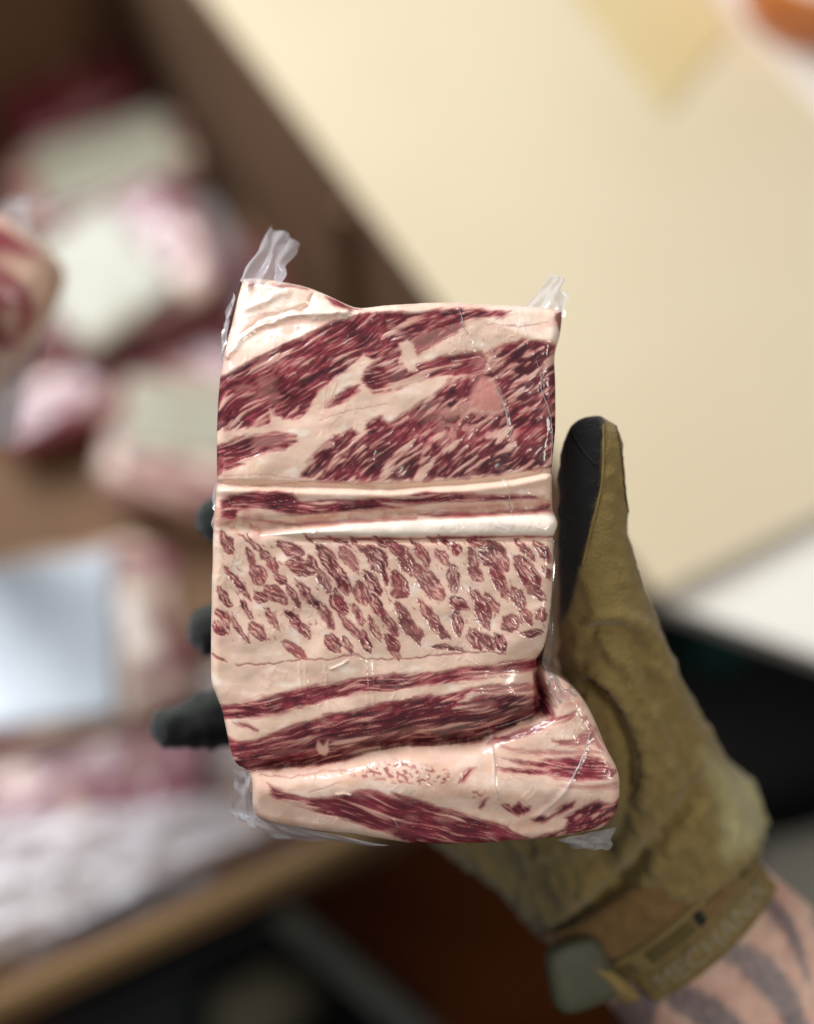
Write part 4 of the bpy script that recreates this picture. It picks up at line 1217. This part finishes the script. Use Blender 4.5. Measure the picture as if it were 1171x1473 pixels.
fing = sstep(640, 560, gxp)
upn = no @ np.array((0, 1, 0)) + 0.3 * (no @ np.array(Rc @ Vector((0, 0, -1))))
lit_top = sstep(0.0, 0.4, no @ np.array((-0.25, 0.97, 0.0)))  # grey-olive finger backs, also painting in the light from the top
cf = blk * (1 - lit_top)[:, None] + gol * lit_top[:, None]
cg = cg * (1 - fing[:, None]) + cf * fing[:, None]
lit_corner = sstep(-16, 16, poly_sd(gxp, gyp, [(1008, 1080), (1110, 1140), (1120, 1190), (1050, 1240), (1036, 1225), (1048, 1160), (1030, 1120)]))
cg = cg * (1 - 0.85 * lit_corner[:, None]) + lit_khk * 0.85 * lit_corner[:, None]
glove = empty('work_glove', W0, 'coyote tan work glove with black thumb pad and wrist strap, holding the pack', 'glove')
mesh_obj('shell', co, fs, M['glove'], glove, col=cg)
bvh = BVHTree.FromPolygons(co.tolist(), fs.tolist())


def on_glove(x, y, lift):
    d = (P(x, y, 1.0) - CAM).normalized()
    hit, nrm, i, ds = bvh.ray_cast(CAM, d)
    if hit is None: return None
    if nrm.dot(d) > 0: nrm = -nrm
    return hit + nrm * lift


def seam(pts, r, m=None, name='seam', lift=0.0003):
    path = [on_glove(x, y, lift) for x, y in catmull(pts, 10)]
    path = [p for p in path if p is not None]
    if len(path) > 4:
        p = np.array([list(q) for q in path])
        for _ in range(3): p[1:-1] = (p[:-2] + 2 * p[1:-1] + p[2:]) / 4
        mesh_obj(name, *tube_geo(p, [r] * len(p), 10), m or M['seam'], glove)


seam([(848, 978), (875, 997), (899, 1036), (917, 1078), (922, 1115), (910, 1150)], 0.00045, M['groove'], 'stitching', 0.0)
seam([(868, 612), (868, 660), (864, 705), (850, 762), (838, 812)], 0.0004, M['seam'], 'stitching', 0.0)
seam([(822, 622), (840, 650), (856, 668)], 0.0005, M['dark'], 'stitching', 0.0)
seam([(884, 604), (893, 650), (898, 700), (905, 745)], 0.0004, M['groove'], 'stitching', 0.0)


def cuff_patch(name, t0, t1, p0, p1, off, th_, m, nt=10, npn=36, round_end=0.0, bulge=0.0, slope=0.0, parent=None):
    """curved plate lying round the wrist"""
    V = []
    for lay in (off + th_, off):
        for i in range(nt):
            for j in range(npn):
                a = i / (nt - 1); b = j / (npn - 1)
                phi = math.radians(p0 + (p1 - p0) * b)
                tm = (t0 + t1) / 2; hh = (t1 - t0) / 2
                if round_end:
                    e_ = min(b, 1 - b) / round_end
                    if e_ < 1: hh *= math.sqrt(max(1 - (1 - e_) ** 2, 0.02)) * 0.75 + 0.25
                t = tm + (2 * a - 1) * hh + slope * (b - 0.5)
                rs = float(np.interp(t, tt_ + [0.05], rs_ + [0.042])); rn = float(np.interp(t, tt_ + [0.05], rn_ + [0.031]))
                edge = min(a, 1 - a, b * 3, (1 - b) * 3) * 2
                o_ = lay + (bulge * math.sin(math.pi * a) * math.sin(math.pi * b) if lay > off else 0)
                if lay > off: o_ -= th_ * 0.6 * max(0, 1 - edge * 5)
                V.append(ell(t, phi, rs, rn, o_))
    N_ = nt * npn
    F = []
    for i in range(nt - 1):
        for j in range(npn - 1):
            q = (i * npn + j, (i + 1) * npn + j, (i + 1) * npn + j + 1, i * npn + j + 1)
            F.append(q); F.append(tuple(N_ + k for k in q[::-1]))
    rim = [j for j in range(npn)] + [i * npn + npn - 1 for i in range(1, nt)] + [(nt - 1) * npn + j for j in range(npn - 2, -1, -1)] + [i * npn for i in range(nt - 2, 0, -1)]
    for k in range(len(rim)):
        a, b = rim[k], rim[(k + 1) % len(rim)]
        F.append((a, b, b + N_, a + N_))
    return mesh_obj(name, V, F, m, parent or glove)


cuff_patch('wrist_panel', -0.006, 0.016, 28, 150, 0.0006, 0.0022, M['cuffbrown'], bulge=0.0015)
band = cuff_patch('lettered_band', 0.0215, 0.037, 38, 128, 0.0010, 0.0022, M['strap'], bulge=0.001)
strap = cuff_patch('strap', 0.0125, 0.0235, 36, 134, 0.0030, 0.0022, M['strap'], round_end=0.12)
for (p0, p1, mm2) in ((44, 58, 'loop'), (59, 80, 'cuffbrown'), (86, 111, 'loop'), (117, 128, 'loop')):
    o = cuff_patch('loop_window', 0.0150, 0.0212, p0, p1, 0.0046, 0.0012, M[mm2], nt=6, npn=16, parent=strap)
cuff_patch('slot_gap', 0.0150, 0.0212, 80.5, 85.5, 0.0050, 0.0004, M['dark'], nt=6, npn=8, parent=strap)
tc_ = P(834, 1400, 0.432)
u_ = np.linspace(-math.pi, math.pi, 48, endpoint=False); v_ = np.linspace(-math.pi / 2, math.pi / 2, 28)
U_, V_ = np.meshgrid(u_, v_)
e1 = np.array((Rc @ Vector((0.93, 0.20, -0.30))).normalized()); e2 = np.array((Rc @ Vector((0.30, -0.95, 0.0))).normalized()); e3 = np.cross(e1, e2)
tx = 0.0124 * sgnpow(np.cos(V_), 0.5) * sgnpow(np.cos(U_), 0.5); ty = 0.0128 * sgnpow(np.cos(V_), 0.5) * sgnpow(np.sin(U_), 0.5); tz_ = 0.0045 * sgnpow(np.sin(V_), 0.6)
tx = tx * (1 + 0.12 * ty / 0.0128)
pt = np.array(tc_) + tx[..., None] * e1 + ty[..., None] * e2 + tz_[..., None] * e3
ptab = mesh_obj('pull_tab', pt.reshape(-1, 3), np.array([(i_ * 48 + j_, i_ * 48 + (j_ + 1) % 48, (i_ + 1) * 48 + (j_ + 1) % 48, (i_ + 1) * 48 + j_) for i_ in range(27) for j_ in range(48)]), M['tab'], glove)
cuff_patch('tab_binding', -0.002, 0.0285, 124, 131, 0.0075, 0.004, M['seam'], nt=14, npn=8, parent=ptab)
cuff_patch('cuff_edge', 0.018, 0.0215, 5, 175, 0.0012, 0.002, M['strap'], nt=6, npn=50)
# raised grey lettering on the lower band
cu = bpy.data.curves.new('txt', 'FONT'); cu.body = 'MECHANIX'; cu.size = 0.0105; cu.align_x = 'CENTER'; cu.align_y = 'CENTER'; cu.extrude = 0.0
to_ = bpy.data.objects.new('txt', cu); COL.objects.link(to_)
dg = bpy.context.evaluated_depsgraph_get()
tm_ = bpy.data.meshes.new_from_object(to_.evaluated_get(dg))
V = []
for v in tm_.vertices:
    phi = math.radians(83) - v.co.x / 0.0455
    t = 0.0292 - v.co.y
    rs = float(np.interp(t, tt_ + [0.05], rs_ + [0.042])); rn = float(np.interp(t, tt_ + [0.05], rn_ + [0.031]))
    V.append(ell(t, phi, rs, rn, 0.0046))
F = [p.vertices[:] for p in tm_.polygons]
bpy.data.objects.remove(to_); bpy.data.curves.remove(cu)
mesh_obj('lettering', V, F, M['letter'], band, smooth=False)

# forearm
V = []; nseg = 120; nt = 130
ts = np.linspace(-0.03, 0.24, nt)
for t in ts:
    rs = float(np.interp(t, [-.03, .03, .06, .12, .24], [.036, .0400, .0435, .049, .056])); rn = float(np.interp(t, [-.03, .03, .06, .12, .24], [.026, .0295, .033, .040, .048]))
    sh = float(np.interp(t, [-.03, .03, .08, .24], [0, -.004, -.001, .004]))
    for s in range(nseg):
        V.append(ell(t, 2 * math.pi * s / nseg, rs, rn, 0, sh))
V = np.array([list(v) for v in V])
F = [(k * nseg + s, k * nseg + (s + 1) % nseg, (k + 1) * nseg + (s + 1) % nseg, (k + 1) * nseg + s) for k in range(nt - 1) for s in range(nseg)]
F += [tuple(range(nseg))[::-1], tuple((nt - 1) * nseg + s for s in range(nseg))]
ax_, ay_ = to_px(V)
phi_front = np.tile(np.sin(np.arange(nseg) * 2 * math.pi / nseg) > -0.3, nt)
sk = lin(216, 180, 160) + (lin(202, 154, 136) - lin(216, 180, 160)) * np.clip(0.5 + fbm(ax_ / 50, ay_ / 50, 950, 3), 0, 1)[:, None]
ink = np.zeros(len(V))
for poly in ([(1048, 1268), (1080, 1265), (1112, 1288), (1142, 1322), (1158, 1362), (1168, 1420), (1150, 1390), (1128, 1345), (1100, 1312), (1062, 1292)],
             [(1036, 1352), (1075, 1356), (1112, 1378), (1142, 1418), (1164, 1473), (1190, 1560), (1140, 1500), (1118, 1455), (1090, 1425), (1060, 1395), (1038, 1380)],
             [(950, 1428), (985, 1416), (1030, 1432), (1062, 1460), (1085, 1500), (1100, 1580), (1060, 1530), (1010, 1480), (970, 1455)],
             [(880, 1440), (925, 1418), (950, 1440), (940, 1480), (930, 1530), (880, 1500)],
             [(1165, 1300), (1185, 1330), (1200, 1400), (1230, 1470), (1190, 1400)]):
    ink = np.maximum(ink, sstep(-6, 7, poly_sd(ax_ + 6 * fbm(ax_ / 18, ay_ / 18, 960, 3), ay_ + 6 * fbm(ax_ / 18, ay_ / 18, 961, 3), poly)))
ink = ink * phi_front * (0.78 + 0.3 * fbm(ax_ / 9, ay_ / 9, 962, 3))
sk = sk * (1 - ink[:, None] * 0.97) + lin(82, 84, 92) * ink[:, None] * 0.97
tag(mesh_obj('person', V, F, M['skin'], col=sk), 'bare forearm with dark curved stripe tattoos, hand inside the tan glove', 'person')
